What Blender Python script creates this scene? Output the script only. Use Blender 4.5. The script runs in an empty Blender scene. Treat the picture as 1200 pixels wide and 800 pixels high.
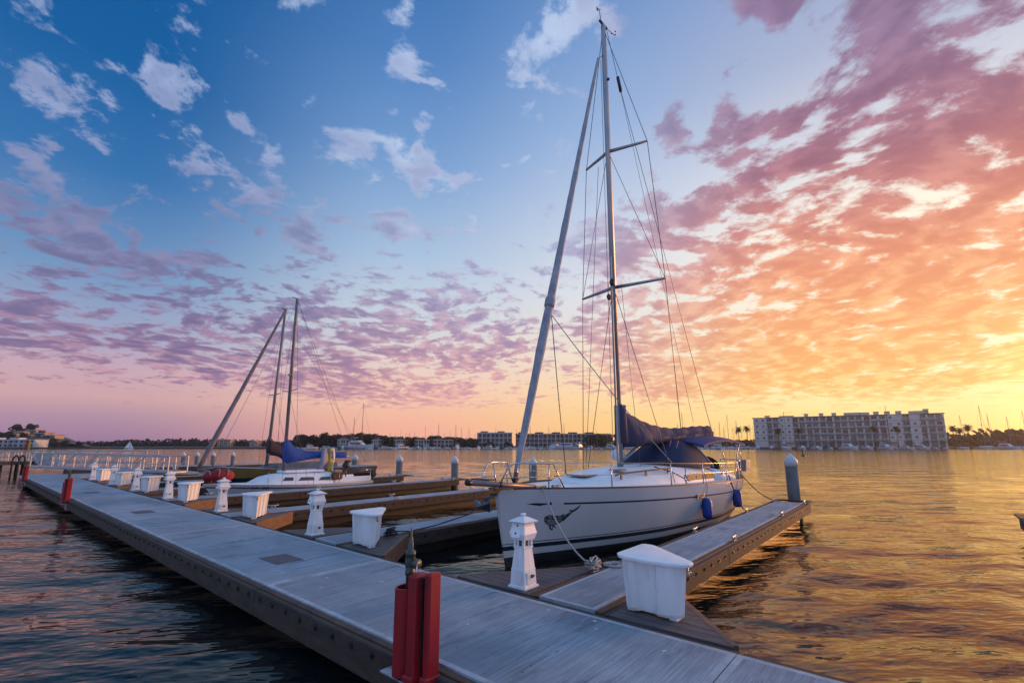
import bpy, bmesh, math, random
import numpy as np
from mathutils import Vector, Matrix
from mathutils import noise as mnoise
R = math.radians
random.seed(11)
sc = bpy.context.scene
col = sc.collection

# ------------------------------------------------------------------ camera
# world axes: +X along the finger docks (away to the right), +Y along the walkway (away to the left), water at z = 0
HEAD = R(40.5)
cam_d = bpy.data.cameras.new('camera'); cam = bpy.data.objects.new('camera', cam_d); col.objects.link(cam)
cam.location = (0, 0, 2.25)
cam.rotation_euler = (R(90 + 9.7), 0, HEAD - R(90))
cam_d.sensor_width = 36; cam_d.lens = 548 / 1200 * 36
cam_d.shift_x = 0.0017; cam_d.shift_y = 0.0235
cam_d.clip_start = 0.05; cam_d.clip_end = 9000
sc.camera = cam
FW = Vector((math.cos(HEAD), math.sin(HEAD), 0)); RT = Vector((math.sin(HEAD), -math.cos(HEAD), 0))

# ------------------------------------------------------------------ exposure
sc.view_settings.view_transform = 'Standard'; sc.view_settings.look = 'None'
sc.view_settings.exposure = 0.1; sc.view_settings.gamma = 1
try:
    sc.cycles.use_denoising = True
    sc.cycles.max_bounces = 6; sc.cycles.diffuse_bounces = 3; sc.cycles.glossy_bounces = 4
    sc.cycles.transparent_max_bounces = 8
    sc.cycles.sample_clamp_indirect = 6
except Exception: pass

# ------------------------------------------------------------------ sun (low, behind cloud, to the right)
SUN_AZ = R(-19); SUN_EL = R(6)
sd = bpy.data.lights.new('sun', 'SUN'); sd.energy = 2.6; sd.angle = R(13); sd.color = (1.0, 0.42, 0.15)
so = bpy.data.objects.new('sun', sd); col.objects.link(so)
sv = Vector((math.cos(SUN_AZ) * math.cos(SUN_EL), math.sin(SUN_AZ) * math.cos(SUN_EL), math.sin(SUN_EL)))
so.rotation_euler = (-sv).to_track_quat('-Z', 'Y').to_euler(); so.location = (0, 0, 40)

# ------------------------------------------------------------------ sky
def lin(c):
    return tuple(((v / 255) / 12.92 if v / 255 <= .04045 else ((v / 255 + .055) / 1.055) ** 2.4) for v in c[:3])
world = bpy.data.worlds.new("World"); sc.world = world; world.use_nodes = True
def build_sky():
    nt = world.node_tree; N = nt.nodes; L = nt.links; N.clear()
    def link(a, b): L.new(a, b)
    def M(op, a, b=None, c=None, clamp=False):
        n = N.new('ShaderNodeMath'); n.operation = op; n.use_clamp = clamp
        for i, v in enumerate((a, b, c)):
            if v is None: continue
            if isinstance(v, (int, float)): n.inputs[i].default_value = v
            else: link(v, n.inputs[i])
        return n.outputs[0]
    def V(op, a, b=None):
        n = N.new('ShaderNodeVectorMath'); n.operation = op
        for i, v in enumerate((a, b)):
            if v is None: continue
            if isinstance(v, (tuple, Vector)): n.inputs[i].default_value = v
            else: link(v, n.inputs[i])
        return n.outputs['Value'] if op in ('DOT_PRODUCT', 'LENGTH') else n.outputs[0]
    def comb(x, y, z=0.0):
        n = N.new('ShaderNodeCombineXYZ')
        for i, v in enumerate((x, y, z)):
            if isinstance(v, (int, float)): n.inputs[i].default_value = v
            else: link(v, n.inputs[i])
        return n.outputs[0]
    def smooth(v, a, b, lo=0.0, hi=1.0):
        n = N.new('ShaderNodeMapRange'); n.interpolation_type = 'SMOOTHSTEP'
        link(v, n.inputs[0]); n.inputs[1].default_value = a; n.inputs[2].default_value = b
        n.inputs[3].default_value = lo; n.inputs[4].default_value = hi
        return n.outputs[0]
    def ramp(v, stops):
        n = N.new('ShaderNodeValToRGB'); link(v, n.inputs[0]); cr = n.color_ramp; cr.interpolation = 'LINEAR'
        while len(cr.elements) < len(stops): cr.elements.new(0.5)
        for e, (p, c) in zip(cr.elements, stops): e.position = p; e.color = (*lin(c), 1)
        return n.outputs[0]
    def mix(f, a, b, mode='MIX'):
        n = N.new('ShaderNodeMix'); n.data_type = 'RGBA'; n.blend_type = mode; n.clamp_factor = mode == 'MIX'
        if isinstance(f, (int, float)): n.inputs[0].default_value = f
        else: link(f, n.inputs[0])
        for s, v in ((6, a), (7, b)):
            if isinstance(v, tuple): n.inputs[s].default_value = (*v, 1)
            else: link(v, n.inputs[s])
        return n.outputs[2]
    def noise(vec, scale, detail, rough, dist=0.0, lac=2.0):
        n = N.new('ShaderNodeTexNoise'); link(vec, n.inputs['Vector']); n.inputs['Scale'].default_value = scale
        n.inputs['Detail'].default_value = detail; n.inputs['Roughness'].default_value = rough
        n.inputs['Distortion'].default_value = dist; n.inputs['Lacunarity'].default_value = lac
        return n.outputs[0]
    tc = N.new('ShaderNodeTexCoord'); d = V('NORMALIZE', tc.outputs['Generated'])
    fwd = V('DOT_PRODUCT', d, tuple(FW)); rgt = V('DOT_PRODUCT', d, tuple(RT)); up = V('DOT_PRODUCT', d, (0, 0, 1))
    az = M('MULTIPLY', M('ARCTAN2', rgt, fwd), 57.29578)          # degrees right of the harbour mouth
    el = M('MULTIPLY', M('ARCSINE', up), 57.29578)
    t = M('DIVIDE', el, 50.0, clamp=True)
    # clear sky at four bearings from the sunset
    left = ramp(t, [(0, (146, 112, 150)), (.045, (172, 136, 162)), (.09, (206, 164, 168)), (.14, (200, 165, 180)), (.20, (160, 165, 195)), (.32, (112, 148, 190)), (.50, (52, 112, 172)), (.68, (18, 92, 156)), (1, (0, 80, 145))])
    mid = ramp(t, [(0, (244, 168, 148)), (.05, (247, 180, 152)), (.11, (244, 196, 170)), (.19, (228, 208, 200)), (.30, (202, 211, 222)), (.45, (166, 191, 219)), (.65, (118, 157, 206)), (.85, (80, 128, 188)), (1, (58, 110, 174))])
    rmid = ramp(t, [(0, (252, 196, 118)), (.06, (253, 208, 138)), (.12, (252, 216, 165)), (.22, (240, 222, 200)), (.36, (220, 222, 228)), (.52, (194, 206, 227)), (.72, (150, 177, 217)), (.9, (115, 151, 203)), (1, (92, 134, 192))])
    right = ramp(t, [(0, (255, 208, 116)), (.03, (255, 217, 130)), (.07, (255, 231, 158)), (.11, (255, 239, 182)), (.2, (255, 242, 208)), (.44, (255, 244, 224)), (.56, (222, 222, 228)), (.75, (170, 180, 208)), (1, (130, 152, 198))])
    c = mix(smooth(az, -42, -12), left, mid)
    c = mix(smooth(az, -14, 14), c, rmid)
    clear = mix(smooth(az, 8, 40), c, right)
    east = smooth(az, 72, 125)                                    # round to the dusk side again behind the camera
    clear = mix(east, clear, left)
    # cloud field on a flat layer overhead
    k = M('DIVIDE', 1.0, M('ADD', M('MAXIMUM', up, 0.0), 0.14))
    P = comb(M('MULTIPLY', rgt, k), M('MULTIPLY', fwd, k), 3.7)
    warp = N.new('ShaderNodeTexNoise'); link(P, warp.inputs['Vector']); warp.inputs['Scale'].default_value = 1.1; warp.inputs['Detail'].default_value = 3
    Pw = V('ADD', P, V('MULTIPLY', V('SUBTRACT', warp.outputs['Color'], (.5, .5, .5)), (.42, .42, .3)))
    n1 = noise(Pw, 3.1, 8, .58)
    nb = noise(Pw, 8.6, 9, .60)
    nl = noise(Pw, 6.0, 4, .50)
    nl2 = noise(V('ADD', Pw, (.045, -.018, .0)), 6.0, 4, .50)
    # coverage by region of the sky: (az, el, r_az, r_el, weight)
    blobs = CLOUDS
    A = comb(az, el, 0.0); cov = None
    for (a0, e0, ra, re, w) in blobs:
        q = V('MULTIPLY', V('SUBTRACT', A, (a0, e0, 0)), (1 / ra, 1 / re, 1))
        g = M('MULTIPLY', M('EXPONENT', M('MULTIPLY', V('DOT_PRODUCT', q, q), -1.0)), w)
        cov = g if cov is None else M('ADD', cov, g)
    cov = M('ADD', M('MINIMUM', cov, .225), M('ADD', M('MULTIPLY', M('MULTIPLY', smooth(az, 8, 30), smooth(el, 22, 9)), .055), .02))
    behind = smooth(M('ABSOLUTE', az), 62, 95)
    cov = M('ADD', cov, M('MULTIPLY', behind, .06))
    dens = M('ADD', M('ADD', M('MULTIPLY', M('SUBTRACT', n1, .5), smooth(az, 5, 35, .48, .62)), M('MULTIPLY', M('SUBTRACT', nb, .5), smooth(az, 5, 35, 1.0, .85))), M('SUBTRACT', cov, .155))
    alpha = smooth(dens, -.035, .095)
    alpha = M('MULTIPLY', alpha, smooth(el, 2.0, 6.0))
    thick = smooth(dens, .0, .22)
    lit = M('ADD', M('MULTIPLY', M('SUBTRACT', nl, nl2), 4.2), M('MULTIPLY', M('SUBTRACT', nb, .5), -.7))               # side of each billow that faces the sunset
    lit = smooth(M('ADD', lit, M('MULTIPLY', M('SUBTRACT', n1, .5), -1.6)), -.45, .75)
    cl_l = ramp(t, [(0, (160, 122, 150)), (.10, (146, 116, 150)), (.18, (122, 106, 146)), (.28, (108, 106, 148)), (.42, (106, 118, 160)), (.55, (118, 134, 176)), (.7, (130, 148, 192)), (1, (140, 162, 205))])
    ch_l = ramp(t, [(0, (226, 166, 166)), (.12, (204, 152, 164)), (.20, (168, 134, 162)), (.30, (140, 128, 166)), (.42, (134, 140, 178)), (.55, (148, 162, 202)), (.7, (160, 180, 216)), (1, (170, 192, 226))])
    cl_m = ramp(t, [(0, (230, 156, 148)), (.12, (206, 148, 162)), (.22, (170, 138, 168)), (.36, (146, 144, 182)), (.55, (160, 170, 206)), (1, (158, 172, 212))])
    ch_m = ramp(t, [(0, (255, 204, 168)), (.14, (244, 188, 172)), (.26, (208, 172, 184)), (.45, (190, 196, 222)), (.6, (186, 204, 232)), (1, (180, 200, 232))])
    cl_r = ramp(t, [(0, (250, 190, 100)), (.12, (249, 184, 108)), (.24, (243, 166, 112)), (.36, (228, 146, 114)), (.46, (196, 124, 118)), (.56, (156, 106, 124)), (.70, (128, 101, 135)), (1, (114, 102, 142))])
    ch_r = ramp(t, [(0, (255, 232, 150)), (.12, (255, 216, 142)), (.24, (254, 198, 138)), (.36, (248, 178, 136)), (.46, (222, 152, 138)), (.58, (184, 132, 146)), (.72, (158, 128, 158)), (1, (150, 132, 170))])
    cd = mix(smooth(az, 2, 34), mix(smooth(az, -34, -4), cl_l, cl_m), cl_r)
    ch = mix(smooth(az, 2, 34), mix(smooth(az, -34, -4), ch_l, ch_m), ch_r)
    cd = mix(east, cd, cl_l); ch = mix(east, ch, ch_l)
    cc = mix(lit, cd, ch)
    cc = mix(M('MULTIPLY', M('SUBTRACT', 1.0, thick), .45), cc, ch)
    sky = mix(alpha, clear, cc)
    # the glow round the hidden sun, out to the right
    qg = V('MULTIPLY', V('SUBTRACT', A, (59.5, 4, 0)), (1 / 7.0, 1 / 6.0, 1))
    gl = M('MULTIPLY', M('EXPONENT', M('MULTIPLY', V('DOT_PRODUCT', qg, qg), -1.0)), 6.5)
    sky = mix(gl, sky, (1.0, .52, .14), 'ADD')
    # brighter, neutral dome high overhead and behind (where the photograph does not look): what lights the docks
    hi = M('ADD', smooth(el, 46, 66), M('MULTIPLY', behind, .8), clamp=True)
    sky = mix(hi, sky, mix(.35, sky, DOME))
    # physically based sky added at low strength
    ns = N.new('ShaderNodeTexSky'); ns.sky_type = 'NISHITA'; ns.sun_disc = False
    ns.sun_elevation = SUN_EL; ns.sun_rotation = R(90) - SUN_AZ
    b1 = N.new('ShaderNodeBackground'); link(sky, b1.inputs[0]); b1.inputs[1].default_value = .97
    b2 = N.new('ShaderNodeBackground'); link(ns.outputs[0], b2.inputs[0]); b2.inputs[1].default_value = .004
    ad = N.new('ShaderNodeAddShader'); link(b1.outputs[0], ad.inputs[0]); link(b2.outputs[0], ad.inputs[1])
    o = N.new('ShaderNodeOutputWorld'); link(ad.outputs[0], o.inputs[0])
DOME = (.62, .94, 1.46)
CLOUDS = [
    # the big bank on the right
    (33, 22, 15, 7, .30), (46, 24, 12, 8, .30), (42, 13, 18, 6.5, .33), (24, 12, 10, 6, .28), (28, 17, 9, 5, .22), (50, 33, 10, 7, .32),
    (40, 30, 6, 5, .26), (32, 29, 5, 4, .26), (47, 41, 10, 7, .32), (27, 34, 2.5, 4, .22), (21, 34, 2, 3, .20), (13, 21, 6, 6, .22), (17, 25, 5, 3, .20),
    (36, 8, 16, 2.6, .30), (14, 10, 8, 5, .14),
    (10, 46, 6, 4.5, .17), (5, 44, 3, 3, .13), (33, 44, 5, 4, .20),
    # low band on the left, and mid
    (-38, 8.5, 11, 2.4, .18), (-26, 7.5, 10, 2.0, .18), (-47, 11, 6, 3.2, .20), (-33, 12, 7, 2.5, .20), (-16, 6.5, 9, 1.8, .22), (-8, 5.5, 8, 1.4, .16), (-20, 11, 8, 3, .14),
    (-10, 12, 10, 4, .12), (-2, 11, 6, 4, .14),
    # small scattered patches
    (-24.5, 22, 2.6, 3.4, .22), (-28, 26, 4, 3, .12), (-46, 30, 4.5, 2.4, .22), (-39, 33.5, 2.0, 1.6, .22), (-33, 33, 2.4, 1.7, .15), (-29, 30, 2, 1.6, .16),
    (-35, 27, 4, 3, .13), (-48, 20, 6, 2.5, .22), (-43, 17, 4, 2, .18), (-48, 24, 5, 1.5, .14), (-36, 18, 5, 3, .12),
    (-15, 44, 2, 3.4, .15), (-12, 37, 1.6, 1.6, .18), (-20, 34, 1.8, 1.8, .14), (-13, 33.5, 2.2, 1.4, .20), (-6, 29, 3, 2.5, .14), (-15, 26, 4, 2.5, .14), (-24, 16, 5, 3, .12),
    (-30, 19, 17, 8, .045), (-8, 20, 14, 9, .05), (-6, 12, 9, 4, .06), (-22, 33, 22, 10, .04), (12, 36, 8, 8, .05),
    (1, 41, 2.2, 2.4, .16), (-12, 16, 5, 2.4, .18), (-4, 19, 4, 3, .10), (-44, 39, 4, 1.5, .12),
]
build_sky()

# ------------------------------------------------------------------ materials
_m = {}
def mat(name, c1, c2=None, scale=6.0, rough=.5, metal=0.0, bump=0.0, bscale=None, stretch=(1, 1, 1), detail=5, nmin=.35, nmax=.65, spec=.5, coat=0.0, rvar=0.0, coord='Object'):
    """principled material with a two tone noise and an optional bump, all in object space"""
    if name in _m: return _m[name]
    m = bpy.data.materials.new(name); m.use_nodes = True; nt = m.node_tree; b = nt.nodes['Principled BSDF']
    b.inputs['Roughness'].default_value = rough; b.inputs['Metallic'].default_value = metal
    b.inputs['Specular IOR Level'].default_value = spec; b.inputs['Coat Weight'].default_value = coat
    if c2 is None: c2 = tuple(v * .82 for v in c1)
    tc = nt.nodes.new('ShaderNodeTexCoord'); mp = nt.nodes.new('ShaderNodeMapping'); mp.inputs['Scale'].default_value = stretch
    nt.links.new(tc.outputs[coord], mp.inputs[0])
    n = nt.nodes.new('ShaderNodeTexNoise'); n.inputs['Scale'].default_value = scale; n.inputs['Detail'].default_value = detail; n.inputs['Roughness'].default_value = .62
    nt.links.new(mp.outputs[0], n.inputs['Vector'])
    r = nt.nodes.new('ShaderNodeValToRGB'); r.color_ramp.elements[0].position = nmin; r.color_ramp.elements[1].position = nmax
    r.color_ramp.elements[0].color = (*c2, 1); r.color_ramp.elements[1].color = (*c1, 1)
    nt.links.new(n.outputs[0], r.inputs[0]); nt.links.new(r.outputs[0], b.inputs['Base Color'])
    if rvar:
        q = nt.nodes.new('ShaderNodeMapRange'); nt.links.new(n.outputs[0], q.inputs[0]); q.inputs[3].default_value = rough + rvar; q.inputs[4].default_value = max(.02, rough - rvar)
        nt.links.new(q.outputs[0], b.inputs['Roughness'])
    if bump:
        n2 = nt.nodes.new('ShaderNodeTexNoise'); n2.inputs['Scale'].default_value = bscale or scale * 3; n2.inputs['Detail'].default_value = 5
        nt.links.new(mp.outputs[0], n2.inputs['Vector'])
        bp = nt.nodes.new('ShaderNodeBump'); bp.inputs['Strength'].default_value = bump; bp.inputs['Distance'].default_value = .02
        nt.links.new(n2.outputs[0], bp.inputs['Height']); nt.links.new(bp.outputs[0], b.inputs['Normal'])
    _m[name] = m; return m

def concrete_mat():
    """broom finished concrete: fine brush lines, blotches, stains and scuffs"""
    m = bpy.data.materials.new('broomed_concrete'); m.use_nodes = True; nt = m.node_tree; b = nt.nodes['Principled BSDF']; b.inputs['Roughness'].default_value = .78
    N = nt.nodes; L = nt.links
    tc = N.new('ShaderNodeTexCoord')
    def nz(scale, stretch, det, ro=.6):
        mp = N.new('ShaderNodeMapping'); mp.inputs['Scale'].default_value = stretch; L.new(tc.outputs['Object'], mp.inputs[0])
        n = N.new('ShaderNodeTexNoise'); n.inputs['Scale'].default_value = scale; n.inputs['Detail'].default_value = det; n.inputs['Roughness'].default_value = ro
        L.new(mp.outputs[0], n.inputs['Vector']); return n.outputs[0]
    def rmp(v, a, ca, bb, cb):
        r = N.new('ShaderNodeValToRGB'); r.color_ramp.elements[0].position = a; r.color_ramp.elements[1].position = bb
        r.color_ramp.elements[0].color = (*ca, 1); r.color_ramp.elements[1].color = (*cb, 1); L.new(v, r.inputs[0]); return r.outputs[0]
    def mul(a, bcol):
        x = N.new('ShaderNodeMix'); x.data_type = 'RGBA'; x.blend_type = 'MULTIPLY'; x.inputs[0].default_value = 1; L.new(a, x.inputs[6]); L.new(bcol, x.inputs[7]); return x.outputs[2]
    big = rmp(nz(.9, (1, .5, 1), 4), .3, (.195, .24, .285), .7, (.35, .415, .47))
    lines = rmp(nz(9, (.22, 7, 1), 5, .7), .30, (.58, .59, .61), .64, (1.12, 1.12, 1.12))
    scuff = rmp(nz(2.2, (.35, 1.8, 1), 7, .72), .36, (.62, .63, .66), .46, (1, 1, 1))
    spot = rmp(nz(14, (1, 1, 1), 2, .5), .26, (.55, .55, .58), .31, (1, 1, 1))
    c = mul(mul(mul(big, lines), scuff), spot); L.new(c, b.inputs['Base Color'])
    bp = N.new('ShaderNodeBump'); bp.inputs['Strength'].default_value = .35; bp.inputs['Distance'].default_value = .006
    L.new(nz(16, (.15, 7, 1), 4, .7), bp.inputs['Height']); L.new(bp.outputs[0], b.inputs['Normal'])
    return m
M_CONC = concrete_mat()
M_EDGE = mat('trowelled_concrete', (.42, .48, .53), (.26, .30, .34), 5, .7, bump=.1)
M_TIMB = mat('weathered_timber', (.14, .07, .042), (.055, .03, .02), 3.2, .75, bump=.35, stretch=(1, 1, 3), bscale=9, nmin=.3, nmax=.7)
M_TFACE = mat('grey_brown_timber', (.072, .048, .036), (.027, .02, .016), 2.6, .8, bump=.3, stretch=(1, 1, 4), bscale=10, nmin=.28, nmax=.7)
M_TORAN = mat('orange_brown_timber', (.20, .105, .06), (.10, .055, .033), 2.6, .7, bump=.25, stretch=(1, 1, 4), nmin=.3, nmax=.7)  # lighter and more orange than the other timbers
M_PLANK = mat('grey_planks', (.12, .105, .11), (.055, .05, .053), 4, .75, bump=.4, stretch=(5, .6, 1), bscale=10)
M_FLOAT = mat('shaded_float', (.018, .017, .016), (.035, .03, .024), 3, .55)  # dark float, blackened further to carry the shade under the docks
M_BOLT = mat('dark_bolt', (.02, .02, .022), (.05, .045, .04), 20, .5, metal=.3)
M_GALV = mat('galvanised_steel', (.42, .43, .45), (.3, .31, .33), 12, .42, metal=.85)
M_STEEL = mat('stainless_steel', (.55, .55, .57), (.42, .42, .45), 14, .22, metal=1.0)
M_FIBRE = mat('white_fibreglass', (.86, .87, .88), (.78, .79, .81), 3, .38, bump=.05, nmin=.3, nmax=.6)
M_FIBRE2 = mat('stained_fibreglass', (.84, .85, .86), (.62, .63, .64), 3.5, .45, bump=.06, nmin=.22, nmax=.55, stretch=(1.6, 1.6, .45), detail=8)
M_BLACK = mat('black_plastic', (.012, .012, .014), (.025, .025, .027), 9, .45)
M_RED = mat('red_plastic', (.36, .006, .014), (.19, .005, .010), 5, .5, bump=.12, nmin=.28, nmax=.62, stretch=(1, 1, .35), detail=8, rvar=.2)
M_BRONZE = mat('weathered_bronze', (.10, .13, .125), (.055, .065, .06), 14, .45, metal=.6)
M_PILE = mat('pile_concrete', (.19, .185, .185), (.10, .098, .10), 2.4, .75, bump=.25, stretch=(1, 1, .35))
M_ROPE = mat('dock_rope', (.50, .49, .47), (.28, .27, .26), 60, .9, bump=.6)
M_DROPE = mat('dark_rope', (.06, .055, .05), (.03, .03, .03), 60, .9)

# ------------------------------------------------------------------ mesh helpers
class MB:
    def __init__(s): s.v = []; s.f = []; s.mi = []; s.sm = []
    def add(s, vs, fs, mi=0, smooth=False):
        o = len(s.v); s.v += [tuple(v) for v in vs]
        for f in fs: s.f.append(tuple(i + o for i in f)); s.mi.append(mi); s.sm.append(smooth)
        return s
    def box(s, c, d, mi=0, rz=0.0, bev=0.0):
        cx, cy, cz = c; x, y, z = d[0] / 2, d[1] / 2, d[2] / 2
        ca, sa = math.cos(rz), math.sin(rz)
        if bev:
            b = min(bev, x * .9, y * .9, z * .9)
            rings = []
            for (zz, ins) in ((-z, b), (-z + b, 0), (z - b, 0), (z, b)):
                xx, yy = x - ins, y - ins
                pts = [(-xx, -yy + b), (-xx + b, -yy), (xx - b, -yy), (xx, -yy + b), (xx, yy - b), (xx - b, yy), (-xx + b, yy), (-xx, yy - b)]
                rings.append([(cx + p[0] * ca - p[1] * sa, cy + p[0] * sa + p[1] * ca, cz + zz) for p in pts])
            return s.loft(rings, True, True, mi)
        p = [(-x, -y), (x, -y), (x, y), (-x, y)]
        vs = [(cx + a * ca - b * sa, cy + a * sa + b * ca, cz + zz) for zz in (-z, z) for a, b in p]
        return s.add(vs, [(3, 2, 1, 0), (4, 5, 6, 7), (0, 1, 5, 4), (1, 2, 6, 5), (2, 3, 7, 6), (3, 0, 4, 7)], mi)
    def prism(s, poly, z0, z1, mi=0, mtop=None):
        n = len(poly); vs = [(p[0], p[1], z0) for p in poly] + [(p[0], p[1], z1) for p in poly]
        s.add(vs, [tuple(range(n))[::-1]] + [(i, (i + 1) % n, n + (i + 1) % n, n + i) for i in range(n)], mi)
        return s.add([(p[0], p[1], z1) for p in poly], [tuple(range(n))], mi if mtop is None else mtop)
    def loft(s, rings, c0=True, c1=True, mi=0, closed=True, smooth=False):
        n = len(rings[0]); vs = [p for r in rings for p in r]; fs = []
        m = n if closed else n - 1
        for i in range(len(rings) - 1):
            for j in range(m): fs.append((i * n + j, i * n + (j + 1) % n, (i + 1) * n + (j + 1) % n, (i + 1) * n + j))
        if c0: fs.append(tuple(range(n))[::-1])
        if c1: fs.append(tuple(range((len(rings) - 1) * n, len(rings) * n)))
        return s.add(vs, fs, mi, smooth)
    def lathe(s, prof, c=(0, 0, 0), seg=12, mi=0, smooth=True, rot=0.0):
        rings = [[(c[0] + r * math.cos(rot + 2 * math.pi * j / seg), c[1] + r * math.sin(rot + 2 * math.pi * j / seg), c[2] + z) for j in range(seg)] for r, z in prof]
        return s.loft(rings, True, True, mi, True, smooth)
    def tube(s, pts, r, seg=6, mi=0, smooth=True, caps=True):
        pts = [Vector(p) for p in pts]; rings = []; n = len(pts); ref = None
        for i, p in enumerate(pts):
            t = (pts[min(i + 1, n - 1)] - pts[max(i - 1, 0)]).normalized()
            if ref is None:
                ref = Vector((0, 0, 1)) if abs(t.z) < .9 else Vector((1, 0, 0))
            u = (ref - t * ref.dot(t)).normalized(); w = t.cross(u); ref = u
            rr = r[i] if isinstance(r, (list, tuple)) else r
            rings.append([tuple(p + (u * math.cos(2 * math.pi * j / seg) + w * math.sin(2 * math.pi * j / seg)) * rr) for j in range(seg)])
        return s.loft(rings, caps, caps, mi, True, smooth)
    def beam(s, p, q, w, h, mi=0):
        p = Vector(p); q = Vector(q); t = (q - p).normalized(); up = Vector((0, 0, 1)) if abs(t.z) < .95 else Vector((1, 0, 0))
        a = t.cross(up).normalized() * w / 2; b = a.cross(t).normalized() * h / 2
        return s.loft([[tuple(x + i * a + j * b) for i, j in ((-1, -1), (1, -1), (1, 1), (-1, 1))] for x in (p, q)], True, True, mi)
    def ball(s, c, r, mi=0, seg=10, rings=7, sz=(1, 1, 1), smooth=True):
        rr = [[(c[0] + r * sz[0] * math.sin(math.pi * i / rings) * math.cos(2 * math.pi * j / seg), c[1] + r * sz[1] * math.sin(math.pi * i / rings) * math.sin(2 * math.pi * j / seg), c[2] - r * sz[2] * math.cos(math.pi * i / rings)) for j in range(seg)] for i in range(rings + 1)]
        rr[0] = [(p[0] * .999 + c[0] * .001 + .001 * math.cos(j), p[1] + .001 * math.sin(j), p[2]) for j, p in enumerate(rr[0])]
        return s.loft(rr[0:], True, True, mi, True, smooth)
    def build(s, name, mats, parent=None, loc=None):
        me = bpy.data.meshes.new(name); me.from_pydata(s.v, [], s.f)
        for m in (mats if isinstance(mats, (list, tuple)) else [mats]): me.materials.append(m)
        me.polygons.foreach_set('material_index', s.mi); me.polygons.foreach_set('use_smooth', s.sm)
        bm = bmesh.new(); bm.from_mesh(me); bmesh.ops.recalc_face_normals(bm, faces=bm.faces); bm.to_mesh(me); bm.free()
        me.update()
        o = bpy.data.objects.new(name, me); col.objects.link(o)
        if parent: o.parent = parent
        if loc: o.location = loc
        return o
def tag(o, label=None, cat=None, group=None, kind=None):
    if label: o['label'] = label
    if cat: o['category'] = cat
    if group: o['group'] = group
    if kind: o['kind'] = kind
    return o
def thing(name, label, cat, loc=(0, 0, 0), rz=0.0, group=None):
    o = bpy.data.objects.new(name, None); o.empty_display_size = .2; col.objects.link(o); o.location = loc; o.rotation_euler = (0, 0, rz)
    return tag(o, label, cat, group)
def dup(root, loc, rz=None, label=None, scale=None):
    def cp(o, parent):
        c = o.copy(); col.objects.link(c); c.parent = parent
        for ch in [x for x in o.children]: cp(ch, c)
        return c
    r = cp(root, None); r.location = loc
    if rz is not None: r.rotation_euler = (0, 0, rz)
    if scale is not None: r.scale = (scale,) * 3 if isinstance(scale, (int, float)) else scale
    if label: r['label'] = label
    return r
def interp(x, tab):
    if x <= tab[0][0]: return tab[0][1]
    for (a, u), (b, w) in zip(tab, tab[1:]):
        if x <= b:
            k = (x - a) / (b - a); return u + (w - u) * k
    return tab[-1][1]
def sinterp(x, tab):
    """smooth (Catmull-Rom) table lookup"""
    n = len(tab)
    if x <= tab[0][0]: return tab[0][1]
    if x >= tab[-1][0]: return tab[-1][1]
    for i in range(n - 1):
        if x <= tab[i + 1][0]:
            x0, y0 = tab[i]; x1, y1 = tab[i + 1]; h = x1 - x0; k = (x - x0) / h
            m0 = (y1 - (tab[i - 1][1] if i else y0)) / (x1 - (tab[i - 1][0] if i else x0)) * h
            j = min(i + 2, n - 1); m1 = (tab[j][1] - y0) / (tab[j][0] - x0) * h
            return (2 * k**3 - 3 * k**2 + 1) * y0 + (k**3 - 2 * k**2 + k) * m0 + (-2 * k**3 + 3 * k**2) * y1 + (k**3 - k**2) * m1
def sag(p, q, s, n=14):
    p = Vector(p); q = Vector(q)
    return [p.lerp(q, i / n) + Vector((0, 0, -4 * s * (i / n) * (1 - i / n))) for i in range(n + 1)]

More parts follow.
